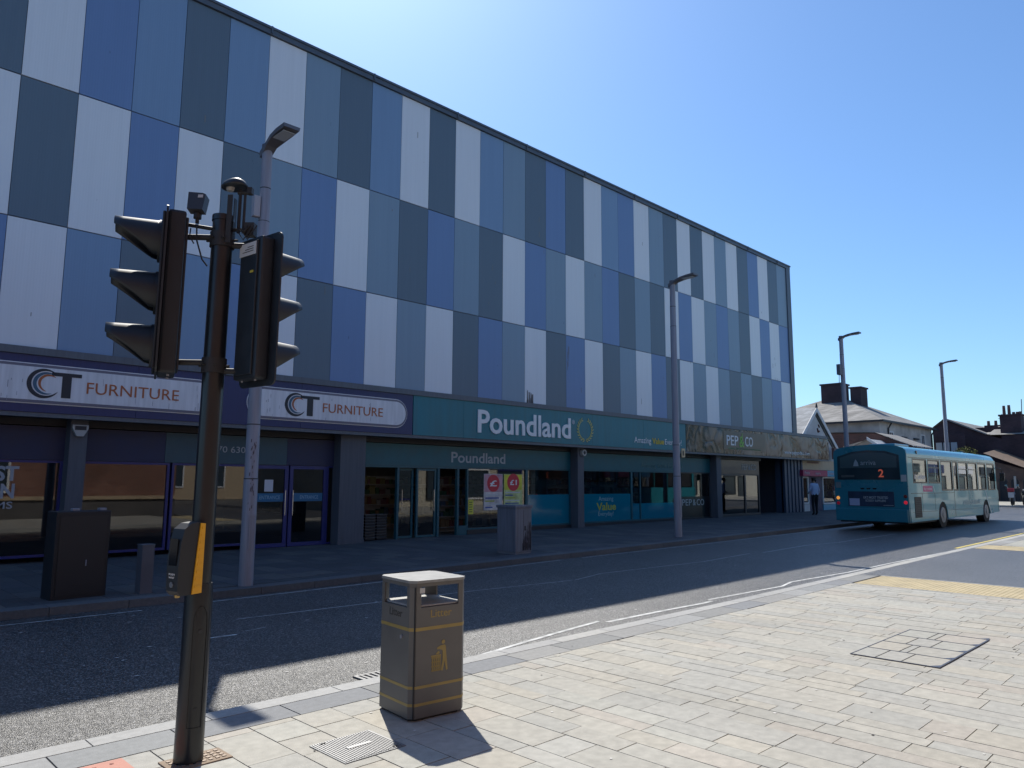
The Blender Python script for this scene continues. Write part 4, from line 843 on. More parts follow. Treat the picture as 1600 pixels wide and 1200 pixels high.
for sy in (-1, 1):
    y = sy*BW/2; mb = MB()
    mb.prism(low, 'y', y, y-sy*.04)
    mb.box((.02, y, 1.34), (3.42, y-sy*.04, 1.6))
    for a, b, z0 in ((.02, .52, 1.6), (1.9, 2.05, 1.6), (3.28, 3.46, 1.34), (4.72, 4.82, 1.34), (5.38, 5.5, 1.34), (6.66, 6.76, 1.34), (7.92, 8.04, 1.34), (9.2, 9.36, 1.34), (10.5, 10.72, 1.34)): mb.box((a, y, z0 if z0 > 1.5 or a > 3.4 else 1.6), (b, y-sy*.04, 2.4))
    mb.box((.02, y, 2.4), (10.7, y-sy*.04, 2.56)); mb.build('side_panel', M_bt, bus)
    for a, b, z0 in ((.52, 1.9, 1.6), (2.05, 3.28, 1.6), (3.46, 4.72, 1.34), (4.82, 5.38, 1.34), (5.5, 6.66, 1.34), (6.76, 7.92, 1.34), (8.04, 9.2, 1.34), (9.36, 10.5, 1.34)):
        mb = MB(); yy = y+sy*.003; t_ = .035
        for (p, q) in (((a-.02, z0-.02), (a+t_, 2.42)), ((b-t_, z0-.02), (b+.02, 2.42)), ((a+t_, z0-.02), (b-t_, z0+t_)), ((a+t_, 2.42-t_-.02), (b-t_, 2.42))): mb.box((p[0], yy, p[1]), (q[0], yy-sy*.03, q[1]))
        if a in (2.05, 5.5, 6.76): mb.box((a+t_, yy, 2.12), (b-t_, yy-sy*.03, 2.15))
        wf_ = mb.build('side_window', M_bk, bus)
        mb = MB(); mb.quad([(a, y-sy*.02, z0), (b, y-sy*.02, z0), (b, y-sy*.02, 2.4), (a, y-sy*.02, 2.4)]); mb.build('glass', M_bg, wf_, recalc=False)
    for cx in (WR, WF):
        mb = MB(); mb.tube([(cx, y-sy*.02, .46), (cx, y-sy*.3, .46)], .47, 28); w_ = mb.build('wheel', M_rub, bus)
        mb = MB(); mb.tube([(cx, y-sy*.0, .46), (cx, y-sy*.04, .46)], [.27, .29], 24); mb.tube([(cx, y+sy*.02, .46), (cx, y, .46)], .1, 14)
        for k in range(8): a = k*math.pi/4; mb.tube([(cx+.17*math.cos(a), y+sy*.01, .46+.17*math.sin(a)), (cx+.17*math.cos(a), y, .46+.17*math.sin(a))], .02, 6)
        mb.build('hub', mat('hub_grey', (.3, .3, .31), .5, metal=.5), w_)
        mb = MB(); mb.box((cx-.56, y-sy*.045, .4), (cx+.56, y-sy*.5, .98)); mb.build('wheel_arch', M_blackm, bus)
# roof with rounded shoulders
prof = [(-BW/2, 2.56), (-BW/2+.02, 2.68), (-BW/2+.1, 2.76), (-BW/2+.25, 2.81), (-.5, 2.87), (0, 2.89), (.5, 2.87), (BW/2-.25, 2.81), (BW/2-.1, 2.76), (BW/2-.02, 2.68), (BW/2, 2.56)]
mb = MB(); n = len(prof); secs = [(-.0, .0), (.15, .0), (8.25, .0), (8.3, .0), (10.4, -.02), (10.7, -.12)]; vs = []
for x, dz in secs: vs += [(x, y, z+(dz if z > 2.6 else 0)) for y, z in prof]
mb.add(vs, [(i*n+k, i*n+k+1, (i+1)*n+k+1, (i+1)*n+k) for i in range(len(secs)-1) for k in range(n-1)], 0, True)
mb.add([vs[k] for k in range(n)], [tuple(range(n))]); mb.add([vs[-n+k] for k in range(n)], [tuple(reversed(range(n)))]); mb.build('roof', M_bt, bus, recalc=True)
mb = MB(); mb.box((1.2, -.45, 2.87), (2.6, .45, 2.97), bev=.03); mb.box((9.4, -.3, 2.84), (9.7, -.1, 2.94), bev=.02); mb.build('roof_pod', M_bt, bus)
mb = MB(); mb.box((.13, -BW/2-.012, 2.435), (10.4, -BW/2-.001, 2.455)); mb.box((.2, -BW/2-.004, 1.24), (WR+1.4, -BW/2-.001, 1.255)); mb.box((4.83, -BW/2-.004, .38), (4.85, -BW/2-.001, 1.33)); mb.box((WR+.6, -BW/2-.004, .62), (WF-.6, -BW/2-.001, .63)); mb.box((.3, -BW/2-.004, .62), (WR-.6, -BW/2-.001, .63)); mb.box((1.3, -BW/2-.004, .63), (1.315, -BW/2-.001, 1.24)); mb.box((2.6, -BW/2-.004, .63), (2.615, -BW/2-.001, 1.24)); mb.box((9.3, -BW/2-.004, .98), (10.75, -BW/2-.001, .99)); mb.build('panel_seam', M_bk, bus)
mb = MB(); mb.box((.5, -BW/2-.008, .44), (1.17, -BW/2-.002, 1.13)); mb.build('side_grille', M_blackm, bus)
mb = MB(); [mb.box((.53, -BW/2-.014, .48+i*.06), (1.14, -BW/2-.0082, .5+i*.06)) for i in range(11)]; mb.build('grille_slat', M_char, bus)
mb = MB(); mb.box((1.42, -BW/2-.004, 1.3), (2.4, -BW/2-.0012, 1.5)); pp = mb.build('pink_label', mat('bus_pink', (.5, .07, .22), .4), bus)
mb = MB(); text_mb(mb, 'Buy m-tickets', 1.5, -BW/2-.0055, 1.36, .1, .0008, width=.8, height=.08); mb.build('label_lettering', M_wletter, pp)
mb = MB(); mb.prism([(2.45, 1.5), (2.53, 1.5), (2.68, 1.27), (2.6, 1.27)], 'y', -BW/2-.004, -BW/2-.0015); mb.prism([(8.9, 1.33), (9.02, 1.33), (9.32, .8), (9.7, .37), (9.58, .36), (9.2, .8)], 'y', -BW/2-.004, -BW/2-.0015); mb.prism([(8.2, 2.455), (8.24, 2.455), (8.29, 2.56), (8.24, 2.56)], 'y', -BW/2-.004, -BW/2-.0015)
mb.build('pale_stripe', M_bl, bus)
mb = MB(); text_mb(mb, 'arrivabus.co.uk', 5.85, -BW/2-.006, .8, .3, .001, width=2.3, height=.2, bold=.01); mb.build('web_lettering', M_bl, bus)
mb = MB(); mb.box((.62, -BW/2+.022, 1.66), (1.84, -BW/2+.026, 1.95)); sp_ = mb.build('window_strip', M_bk, bus)
mb = MB(); text_mb(mb, "it's quicker", .68, -BW/2+.016, 1.74, .2, .001, width=1.1, height=.16, bold=.02); mb.build('strip_lettering', M_wletter, sp_)
mb = MB(); mb.tube([(.98, -BW/2-.01, 2.63), (.98, -BW/2+.04, 2.63)], .06, 14); mb.build('vent', M_bk, bus)
# rear end
mb = MB(); rear = [(-1.2, .3), (1.2, .3), (1.2, 2.56), (1.18, 2.68), (1.1, 2.76), (.95, 2.81), (.5, 2.87), (0, 2.89), (-.5, 2.87), (-.95, 2.81), (-1.1, 2.76), (-1.18, 2.68), (-1.2, 2.56)]
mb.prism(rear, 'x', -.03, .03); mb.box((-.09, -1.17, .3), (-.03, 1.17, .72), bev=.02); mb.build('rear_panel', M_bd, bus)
mb = MB(); mb.prism([(-.98, 1.7), (1.08, 1.7), (1.06, 2.5), (.55, 2.66), (0, 2.7), (-.55, 2.66), (-.97, 2.52)], 'x', -.045, -.031); rw = mb.build('rear_window', mat('rear_glass', (.012, .03, .04), .08, spec=.8), bus)
mb = MB(); mb.prism([(-.9, 2.1), (.98, 2.1), (.97, 2.46), (.5, 2.6), (0, 2.63), (-.5, 2.6), (-.89, 2.48)], 'x', -.048, -.0455); mb.build('tinted_pane', mat('rear_glass_pale', (.04, .075, .085), .12, spec=.8), rw)
mb = MB(); mb.box((-.05, .95, 1.78), (-.046, .5, 1.86)); mb.build('small_text_strip', mat('strip_dull', (.05, .06, .06), .5), rw)
mb = MB(); text_mb(mb, 'arriva', -.052, .27, 2.2, .2, .0008, width=.5, height=.15, facing='-x'); mb.prism([(.52, 2.16), (.34, 2.16), (.36, 2.28), (.43, 2.4), (.49, 2.28)], 'x', -.052, -.0485); mb.build('operator_lettering', mat('grey_etch', (.25, .3, .32), .5), rw)
mb = MB(); text_mb(mb, '2', -.05, -.3, 1.79, .3, .001, width=.17, height=.26, facing='-x', bold=.02); mb.build('route_number', mat('led_orange', (.85, .16, .08), .5, emit=.12), rw)
mb = MB(); mb.box((-.042, -.75, .8), (-.031, .75, 1.3)); ad = mb.build('advert_panel', mat('advert_navy', (.01, .025, .06), .4, var=.3), bus)
mb = MB(); mb.box((-.0445, .37, .82), (-.0425, .71, 1.06)); mb.build('advert_white_block', mat('ad_lilac', (.3, .35, .5), .5), ad)
mb = MB(); text_mb(mb, "UK'S MOST TRUSTED", -.0445, .24, 1.06, .1, .0008, width=.8, height=.085, facing='-x', bold=.02); text_mb(mb, 'ECIGGY SUPPLIERS', -.0445, .17, .96, .1, .0008, width=.66, height=.07, facing='-x', bold=.015); mb.box((-.0445, -.4, .84), (-.0425, -.72, .855)); mb.build('advert_lettering', mat('ad_text', (.3, .34, .36), .5), ad)
mb = MB(); [mb.prism([(.34-.2*i, 1.42), (.18-.2*i, 1.42), (.22-.2*i, 1.37), (.3-.2*i, 1.37)], 'x', -.036, -.031) for i in range(3)]; mb.build('badge', M_bk, bus)
mb = MB(); mb.box((-.034, -.4, .33), (-.031, .4, .7)); mb.box((-.036, -1.15, .72), (-.031, 1.15, .73)); mb.box((-.036, -1.15, 1.62), (-.031, 1.15, 1.628)); mb.build('rear_seam', M_bd, bus)
for y, z, m in ((1.1, 1.07, mat('indicator_lit', (1, .42, .08), .4, emit=.4)), (1.1, .89, mat('tail_red', (.35, .01, .03), .3, emit=.12)), (1.1, .59, mat('fog_grey', (.05, .03, .03), .3)), (-1.1, 1.15, mat('tail_off', (.12, .01, .01), .3)), (-1.1, .95, mat('tail_lit', (.6, .02, .04), .3, emit=.35)), (-1.1, .66, mat('tail_off', (.12, .01, .01)))):
    mb = MB(); mb.tube([(-.055, y, z), (-.03, y, z)], [.045, .06], 18); mb.build('tail_light', m, bus)
mb = MB(); mb.box((-.038, -1.0, 1.64), (-.031, -1.17, 1.86)); mb.build('side_notice', mat('notice_pale', (.35, .38, .38), .5), bus)
mb = MB(); mb.box((-.038, .98, 1.42), (-.031, 1.16, 1.62)); mb.build('side_notice', mat('notice_dull', (.12, .16, .17), .5), bus)
# front, floor, seats, mirror
mb = MB(); mb.prism([(-1.2, .42), (1.2, .42), (1.2, 1.3), (-1.2, 1.3)], 'x', 10.72, 10.88); mb.prism([(-1.18, 2.4), (1.18, 2.4), (1.1, 2.68), (-1.1, 2.68)], 'x', 10.6, 10.76); mb.build('front_panel', M_bt, bus)
mb = MB(); mb.quad([(10.86, -1.15, 1.3), (10.86, 1.15, 1.3), (10.72, 1.15, 2.4), (10.72, -1.15, 2.4)]); mb.build('windscreen', M_bg, bus, recalc=False)
mb = MB(); mb.box((.05, -1.14, .55), (10.7, 1.14, .62)); mb.build('floor', M_int, bus)
mb = MB(); mb.box((.1, -1.1, .25), (3.0, 1.1, .55)); mb.box((4, -.9, .3), (8.2, .9, .55)); mb.build('underbody', M_blackm, bus)
for i in range(9):
    for sy in (-1, 1):
        mb = MB(); x = .9+i*.9; mb.box((x, sy*.25, .9), (x+.42, sy*1.05, 1.02), bev=.02); mb.box((x-.05, sy*.25, 1.02), (x+.05, sy*1.05, 1.72), bev=.03); mb.build('seat', mat('bus_seat', (.03, .08, .14), .8), bus)
for sy in (-1, 1):
    mb = MB(); mb.tube([(10.75, sy*1.15, 2.3), (11.0, sy*1.35, 2.2), (11.0, sy*1.38, 2.0)], .02, 8); mb.box((10.95, sy*1.28, 1.7), (11.03, sy*1.46, 2.05), bev=.02); mb.build('mirror', M_bk, bus)

# ------------------------------------------------------------------ people helper
def chain(name, joints, edges, m, parent=None, sub=2, root=0):
    me = bpy.data.meshes.new(name); me.from_pydata([j[0] for j in joints], edges, []); o = bpy.data.objects.new(name, me); col.objects.link(o)
    sk = o.modifiers.new('skin', 'SKIN'); su = o.modifiers.new('sub', 'SUBSURF'); su.levels = sub; su.render_levels = sub
    for i, j in enumerate(joints):
        r = j[1] if isinstance(j[1], tuple) else (j[1], j[1]); me.skin_vertices[0].data[i].radius = r; me.skin_vertices[0].data[i].use_root = (i == root)
    dg = bpy.context.evaluated_depsgraph_get(); ev = bpy.data.meshes.new_from_object(o.evaluated_get(dg)); ev.materials.clear(); ev.materials.append(m)
    for p in ev.polygons: p.use_smooth = True
    o.modifiers.clear(); o.data = ev; o.name = name
    if parent: o.parent = parent
    return o
per = thing('person', 'person in a pale blue shirt and black trousers standing at the small shop door', 'person', (33.75, 14.45, gz(34)), R(60))
SK = mat('skin', (.35, .2, .14), .6)
# local frame: faces +x (towards the shop), slightly stooped
J = [((0, 0, .92), (.15, .12)), ((.01, 0, 1.12), (.14, .105)), ((.03, 0, 1.32), (.17, .11)), ((.05, 0, 1.42), (.11, .09)), ((.06, 0, 1.48), .055), ((.08, 0, 1.56), .085), ((.085, 0, 1.64), .09),
     ((.03, .17, 1.38), .06), ((.02, .22, 1.12), .048), ((.16, .2, .98), .036), ((.24, .16, 1.0), .032),
     ((.03, -.17, 1.38), .06), ((.0, -.23, 1.12), .048), ((.1, -.24, .92), .036), ((.14, -.24, .85), .03),
     ((0, .09, .86), .095), ((.02, .1, .48), .065), ((-.02, .1, .09), .045), ((.1, .11, .04), .04),
     ((0, -.09, .86), .095), ((.05, -.1, .48), .065), ((.04, -.1, .09), .045), ((.16, -.11, .04), .04)]
Ed = [(0, 1), (1, 2), (2, 3), (3, 4), (4, 5), (5, 6), (2, 7), (7, 8), (8, 9), (9, 10), (2, 11), (11, 12), (12, 13), (13, 14), (0, 15), (15, 16), (16, 17), (17, 18), (0, 19), (19, 20), (20, 21), (21, 22)]
body = chain('body', J, Ed, SK, per)
body.data.materials.clear(); mshirt = mat('pale_shirt', (.42, .46, .62), .85, var=.08); mtr = mat('black_trousers', (.012, .013, .018), .9); msh = mat('black_shoes', (.01, .01, .01), .5)
for m_ in (SK, mshirt, mtr, msh): body.data.materials.append(m_)
for p in body.data.polygons:
    c = p.center; arm = abs(c.y) > .18 or c.x > .13
    if c.z < .09: p.material_index = 3
    elif c.z < .93 and not (abs(c.y) > .17 and c.z > .7): p.material_index = 2
    elif .93 <= c.z < 1.45 and not (c.z < 1.06 and (c.x > .12)): p.material_index = 1
chain('hair', [((.06, 0, 1.6), (.09, .09)), ((.05, 0, 1.68), (.1, .095)), ((.02, 0, 1.55), (.07, .08))], [(0, 1), (0, 2)], mat('dark_hair', (.015, .01, .008), .7), per)
for (hx, hy, hz, s) in ((.25, .16, 1.0, 1), (.15, -.24, .83, -1)):
    js = [((hx, hy, hz), (.03, .016))]; es = []
    for k in range(4):
        oy = (k-1.5)*.017; L_ = (.06, .072, .068, .055)[k]; b = len(js)
        js += [((hx+.035, hy+oy, hz-.006), .0085), ((hx+.035+L_*.55, hy+oy, hz-.014), .008), ((hx+.035+L_*.9, hy+oy, hz-.034), .007)]; es += [(0, b), (b, b+1), (b+1, b+2)]
    b = len(js); js += [((hx+.01, hy-s*.035, hz), .01), ((hx+.045, hy-s*.045, hz-.01), .008)]; es += [(0, b), (b, b+1)]
    chain('hand', js, es, SK, per, 1)
mb = MB(); mb.tube([(.165, 0, 1.6), (.19, 0, 1.585), (.165, 0, 1.57)], [.006, .012, .008], 8); [mb.tube([(.158, s*.032, 1.615), (.168, s*.032, 1.615)], .009, 8, 1) for s in (-1, 1)]; [mb.tube([(.085, s*.092, 1.58), (.085, s*.1, 1.61)], .015, 8) for s in (-1, 1)]; mb.box((.162, -.022, 1.545), (.168, .022, 1.551), 2)
mb.build('face', [SK, M_blackm, mat('lips', (.3, .1, .08), .6)], per)

# ------------------------------------------------------------------ small white gabled shop next door
M_rend = mat('white_render', (.5, .5, .5), .85, var=.12, vscale=2, bump=.15); M_slate = roofmat('roof_slates', (.42, .43, .44), .22, .32, .12); M_slated = roofmat('roof_slates_brown', (.26, .245, .225), .2, .3, .22)
g = thing('gabled_shop', 'small white rendered shop with a steep slate gable beside the retail block', 'building', (0, 0, 0))
GX0, GX1, GA, GZ, EZ, GY = 37.1, 42.7, 39.9, 5.55, 3.3, 16.9
mb = MB(); mb.prism([(GX0, 2.75), (GX1, 2.75), (GX1, EZ), (GA, GZ), (GX0, EZ)], 'y', GY, GY+.25); mb.box((GX0, GY+.25, .1), (GX0+.2, 27, EZ)); mb.box((GX1-.2, GY, .1), (GX1, 27, EZ)); mb.build('wall', M_rend, g)
mb = MB(); hs = (GZ-EZ)/(GA-GX0)
for s in (-1, 1):
    xe = GX0-.3 if s < 0 else GX1+.3; ze = EZ-.3*hs; mb.quad([(xe, GY-.12, ze+.12), (GA, GY-.12, GZ+.12), (GA, 27, GZ+.12), (xe, 27, ze+.12)]); mb.quad([(xe, GY-.12, ze+.04), (xe, 27, ze+.04), (GA, 27, GZ+.04), (GA, GY-.12, GZ+.04)])
    mb.quad([(xe, GY-.12, ze+.04), (xe, GY-.12, ze+.12), (xe, 27, ze+.12), (xe, 27, ze+.04)])
mb.build('roof', M_slate, g, recalc=False)
mb = MB()
for s in (-1, 1):
    xe = GX0-.3 if s < 0 else GX1+.3; ze = EZ-.3*hs; mb.prism([(xe, ze+.13), (GA, GZ+.13), (GA, GZ-.12), (xe, ze-.12)], 'y', GY-.16, GY-.125)
mb.build('bargeboard', mat('white_board', (.62, .62, .62), .6), g)
mb = MB()
mb.prism([(GX1+.27, EZ-.38*hs-.12), (GA, GZ-.13), (GA, GZ-.22), (GX1+.27, EZ-.38*hs-.22)], 'y', GY-.02, GY-.005); mb.tube([(GA, GY-.14, GZ+.1), (GA, GY-.14, GZ+.34)], [.07, .03], 8); mb.build('dark_gable_trim', M_char, g)  # charcoal strip below the right bargeboard, plus the finial at the apex
mb = MB(); mb.tube([(GA+.25, GY-.01, 4.55), (GA+.35, GY-.01, 4.35), (GA+.5, GY-.01, 4.4)], .05, 8); mb.tube([(GA+.4, GY-.02, 4.75), (GA+.52, GY-.02, 4.62)], .04, 8); mb.build('ornament', mat('ornament_dark', (.1, .04, .03), .7), g)
mb = MB(); mb.box((GX0+.05, GY-.35, 2.28), (42.0, GY+.1, 2.78)); mb.build('sign_board', mat('beige_sign', (.42, .33, .22), .6, var=.08), g)
mb = MB(); mb.box((37.9, GY-.36, 2.62), (39.3, GY-.351, 2.7)); mb.box((41.2, GY-.45, 2.9), (41.9, GY-.3, 3.5)); mb.build('sign_plate', mat('brown_sign', (.16, .08, .07), .6), g)
mb = MB(); mb.box((36.95, GY-.55, 1.95), (39.9, GY-.36, 2.26)); aw = mb.build('canopy_sign', mat('magenta_sign', (.32, .03, .09), .5), g)
mb = MB(); mb.box((39.9, GY-.55, 1.95), (42.0, GY-.36, 2.26)); mb.build('canopy_sign', mat('sky_sign', (.08, .3, .45), .5), g)
mb = MB(); text_mb(mb, 'Mobile', 37.1, GY-.56, 2.05, .2, .002, width=.6, height=.14); text_mb(mb, 'repairs', 38.4, GY-.56, 2.05, .2, .002, width=.6, height=.12); text_mb(mb, 'Phones', 40.1, GY-.56, 2.05, .2, .002, width=.6, height=.14); mb.build('canopy_lettering', mat('pale_letters', (.5, .4, .45), .6), aw)
def win2(p, x0, x1, z0, z1, y, fm):
    mb = MB(); frame_rect(mb, x0, x1, z0, z1, .07, y, .08); w_ = mb.build('window', fm, p); q = MB(); q.quad([(x0+.07, y, z0+.07), (x1-.07, y, z0+.07), (x1-.07, y, z1-.07), (x0+.07, y, z1-.07)]); q.build('glass', M_glass, w_, recalc=False)
win2(g, 37.1, 38.0, .55, 1.93, GY-.3, mat('white_board', (.62, .62, .62))); win2(g, 39.75, 42.0, .5, 1.93, GY-.3, mat('white_board', (.62, .62, .62)))
mb = MB(); mb.box((38.1, GY-.3, .18), (39.7, GY-.24, 1.93)); mb.build('door', M_navyd, g)
mb = MB(); mb.box((37.1, GY-.33, .15), (38.05, GY-.2, .53)); mb.build('stall_riser', M_rend, g)
mb = MB(); mb.box((39.75, GY-.33, .15), (42.2, GY-.2, .48)); mb.build('stall_riser', mat('sky_sign', (.08, .3, .45)), g)
mb = MB(); mb.box((37.2, GY-.2, .62), (37.25, GY-.17, 1.85)); mb.build('green_strip_light', mat('green_neon', (.05, .9, .45), .5, emit=.8), g)
mb = MB(); ms = [mat('disp_%d' % i, c, .6) for i, c in enumerate([(.4, .4, .42), (.05, .05, .06), (.3, .2, .15), (.1, .15, .3), (.35, .38, .3)])]
for i in range(4):
    for j in range(8): xx = 39.9+j*.26; mb.box((xx, GY-.1, .6+i*.32), (xx+.2, GY-.06, .85+i*.32), random.randrange(5))
    for j in range(3): xx = 37.4+j*.2; mb.box((xx, GY-.1, .6+i*.32), (xx+.15, GY-.06, .85+i*.32), 1)
mb.build('display_stock', ms, g)
mb = MB(); mb.box((GX0+.2, GY+.3, .1), (GX1-.2, GY+.35, 2.7)); mb.build('back_wall', M_char, g)

# brick lean-to and small pitched roofs between gable and hipped building
M_brd = brickmat('dark_brick', (.13, .06, .05), (.09, .045, .04), (.1, .09, .085)); M_brd2 = brickmat('plum_brick', (.062, .036, .045), (.045, .028, .036), (.045, .042, .046))
b = thing('brick_annexe', 'dark brick annexe with a sloping top in front of the hipped white building', 'building', (0, 0, 0))
mb = MB(); mb.prism([(15.2, .1), (22.5, .1), (22.5, 5.0), (17.3, 4.78), (15.2, 3.9)], 'x', 50, 50.3); mb.box((50.3, 15.4, .1), (54, 22.4, 3.9)); mb.build('wall', M_brd, b)
mb = MB(); mb.quad([(49.9, 15.1, 3.93), (49.9, 17.3, 4.84), (54, 17.3, 4.84), (54, 15.1, 3.93)]); mb.quad([(49.9, 17.3, 4.84), (49.9, 22.6, 5.06), (54, 22.6, 5.06), (54, 17.3, 4.84)]); mb.build('roof', M_slated, b, recalc=False)
b = thing('lean_to_shop', 'low tiled lean-to roof with pale verge just above the bus roof', 'building', (0, 0, 0))
mb = MB(); mb.prism([(15.6, .1), (18.4, .1), (18.4, 3.9), (16.9, 4.25), (15.6, 3.3)], 'x', 47.5, 47.7); mb.build('wall', mat('buff_wall', (.35, .3, .25), .8, var=.2), b)
mb = MB(); mb.quad([(47.4, 18.5, 3.55), (47.4, 16.9, 4.3), (49.9, 16.9, 4.3), (49.9, 18.5, 3.55)]); mb.quad([(47.4, 16.9, 4.3), (47.4, 15.5, 3.25), (49.9, 15.5, 3.25), (49.9, 16.9, 4.3)]); mb.build('roof', M_slate, b, recalc=False)
mb = MB(); mb.prism([(16.9, 4.42), (15.4, 3.3), (15.4, 3.12), (16.9, 4.22)], 'x', 47.3, 47.4); mb.build('verge', mat('white_board', (.62, .62, .62)), b)
# white hipped building
h = thing('hipped_building', 'cream painted building with a long hipped slate roof and two dark chimneys', 'building', (0, 0, 0))
HX0, HX1, HY0, HY1, HE = 55.8, 67.6, 19, 30, 6.06
M_cream = mat('cream_render', (.42, .4, .38), .85, var=.25, vscale=1.2)
mb = MB(); mb.box((HX0, HY0, .2), (HX1, HY1, HE)); mb.build('wall', M_cream, h)
mb = MB(); rm, ya, yb, rz_ = 61.2, 23.4, 25.2, 8.4; e = .35; z_ = HE+.02
c00, c10, c11, c01 = (HX0-e, HY0-e, z_), (HX1+e, HY0-e, z_), (HX1+e, HY1+e, z_), (HX0-e, HY1+e, z_); ra, rb = (rm, ya, rz_), (rm, yb, rz_)
mb.quad([c00, ra, rb, c01]); mb.quad([c00, c10, ra]); mb.quad([c10, c11, rb, ra]); mb.quad([c11, c01, rb]); mb.quad([c00, c01, c11, c10]); mb.build('roof', M_slated, h)
mb = MB(); mb.box((HX0-e-.08, HY0-e-.08, HE-.1), (HX1+e+.08, HY0-e, HE+.04)); mb.box((HX0-e-.08, HY0-e, HE-.1), (HX0-e, HY1+e, HE+.04))
for x in (HX0+1.5, HX1-.3): mb.tube([(x, HY0-e, HE-.05), (x, HY0-.08, HE-.5), (x, HY0-.08, .5)], .06, 8)
mb.build('gutter', M_char, h)
for (xa, xb, ya_, yb_, zt) in ((60.3, 61.9, 23.3, 24.9, 9.5), (60.6, 62.0, 21.9, 22.7, 9.1)):
    mb = MB(); mb.box((xa, ya_, 7.2), (xb, yb_, zt)); mb.box((xa-.08, ya_-.08, zt), (xb+.08, yb_+.08, zt+.12)); mb.build('chimney', M_brd2, h)
for i, (x, z0, z1) in enumerate(((58.0, 4.1, 5.4), (60.6, 3.5, 4.6), (63.2, 3.5, 4.8), (65.2, 4.2, 5.5), (58.0, 1.2, 2.6), (63, 1.2, 2.6))):
    mb = MB(); frame_rect(mb, x-.45, x+.45, z0, z1, .09, HY0-.01, .08); mb.box((x-.55, HY0-.12, z0-.1), (x+.55, HY0, z0)); mb.box((x-.03, HY0-.03, z0+.09), (x+.03, HY0-.01, z1-.09)); w_ = mb.build('window', mat('white_board', (.62, .62, .62)), h)
    mb = MB(); mb.box((x-.36, HY0-.02, z0+.09), (x+.36, HY0-.005, z1-.09)); mb.build('pane', mat('dark_pane', (.05, .07, .09), .1, spec=.9), w_)
for x in (60.6, 63.4): mb = MB(); mb.box((x-.5, HY0-.15, 5.0), (x+.5, HY0, 5.12)); mb.build('hood', M_char, h)
mb = MB(); mb.tube([(61.8+.5*math.cos(R(a)), HY0-.03, 4.1+.9*math.sin(R(a))) for a in range(0, 181, 20)], .06, 6); mb.tube([(61.3, HY0-.03, 4.1), (61.3, HY0-.03, 2.8)], .06, 6); mb.tube([(62.3, HY0-.03, 4.1), (62.3, HY0-.03, 2.8)], .06, 6); mb.build('arched_moulding', M_trim, h)
# glazed block behind
b = thing('glazed_building', 'pale glass fronted block squeezed between the hipped building and dark brick gable', 'building', (0, 0, 0))
mb = MB(); mb.box((69, 19.2, .3), (69.3, 17.0, 5.7)); mb.build('wall', M_brd2, b)
mb = MB(); [mb.box((68.93, 19.1-i*.55, 3.9), (68.99, 18.65-i*.55, 5.0)) for i in range(3)]; mb.build('window', mat('pale_pane', (.35, .42, .48), .2), b)
# dark brick terrace to the right, far
b = thing('brick_terrace', 'long dark brick building with slate roof, chimney stack and pots at the far right', 'building', (0, 0, 0))
mb = MB(); mb.prism([(19.58, .3), (14.6, .3), (14.6, 5.2), (15.7, 5.6), (18.55, 6.95), (19.58, 6.26)], 'x', 70, 70.3)
mb.box((70.02, 6, .3), (70.3, 14.6, 5.5)); mb.build('wall', M_brd2, b)
mb = MB(); mb.quad([(69.8, 19.8, 6.15), (69.8, 18.6, 7.08), (82, 18.6, 7.08), (82, 19.8, 6.15)]); mb.quad([(69.8, 18.6, 7.08), (69.8, 15.5, 5.6), (75, 13.6, 5.6), (82, 14.5, 7.4), (82, 18.6, 7.08)]); mb.quad([(69.9, 15.6, 5.56), (69.9, 6, 5.5), (74, 6, 6.5), (74, 15.6, 6.5)])
mb.build('roof', M_slated, b, recalc=False)
mb = MB(); mb.prism([(18.6, 7.14), (15.6, 5.68), (15.6, 5.58), (18.6, 7.02)], 'x', 69.7, 69.8); mb.build('verge', mat('verge_grey', (.2, .2, .2), .7), b)
mb = MB(); mb.box((70.5, 13.3, 5.5), (71.8, 14.75, 7.1)); mb.box((70.42, 13.22, 7.1), (71.88, 14.83, 7.2)); st = mb.build('chimney', M_brd2, b)
for y, z in ((14.5, .75), (14.15, .78), (13.85, .2), (13.6, .2), (13.4, .22)):
    mb = MB(); mb.tube([(71, y, 7.2), (71, y, 7.2+z)], [.12, .1], 10); mb.build('chimney_pot', mat('pot_clay', (.12, .06, .05), .8), st)
for y, z, x in ((16.25, 6.75, 76), (16.8, 6.75, 76), (15.4, 6.85, 76), (14.9, 6.85, 76)):
    mb = MB(); mb.box((x, y-.3, 5.8), (x+.5, y+.3, z)); c_ = mb.build('chimney', M_brd2, b); mb = MB(); mb.tube([(x+.2, y, z), (x+.2, y, z+.4)], [.13, .11], 8); mb.build('chimney_pot', mat('pot_clay', (.12, .06, .05)), c_)
mb = MB(); mb.tube([(76, 15.7, 6.6), (76, 15.7, 7.7)], .03, 6); [mb.tube([(76, 15.4, z), (76, 16.0, z)], .02, 6) for z in (7.3, 7.5)]; mb.tube([(71, 13.3, 7.2), (71, 13.25, 8.4)], .03, 6); mb.build('aerial', M_char, b)
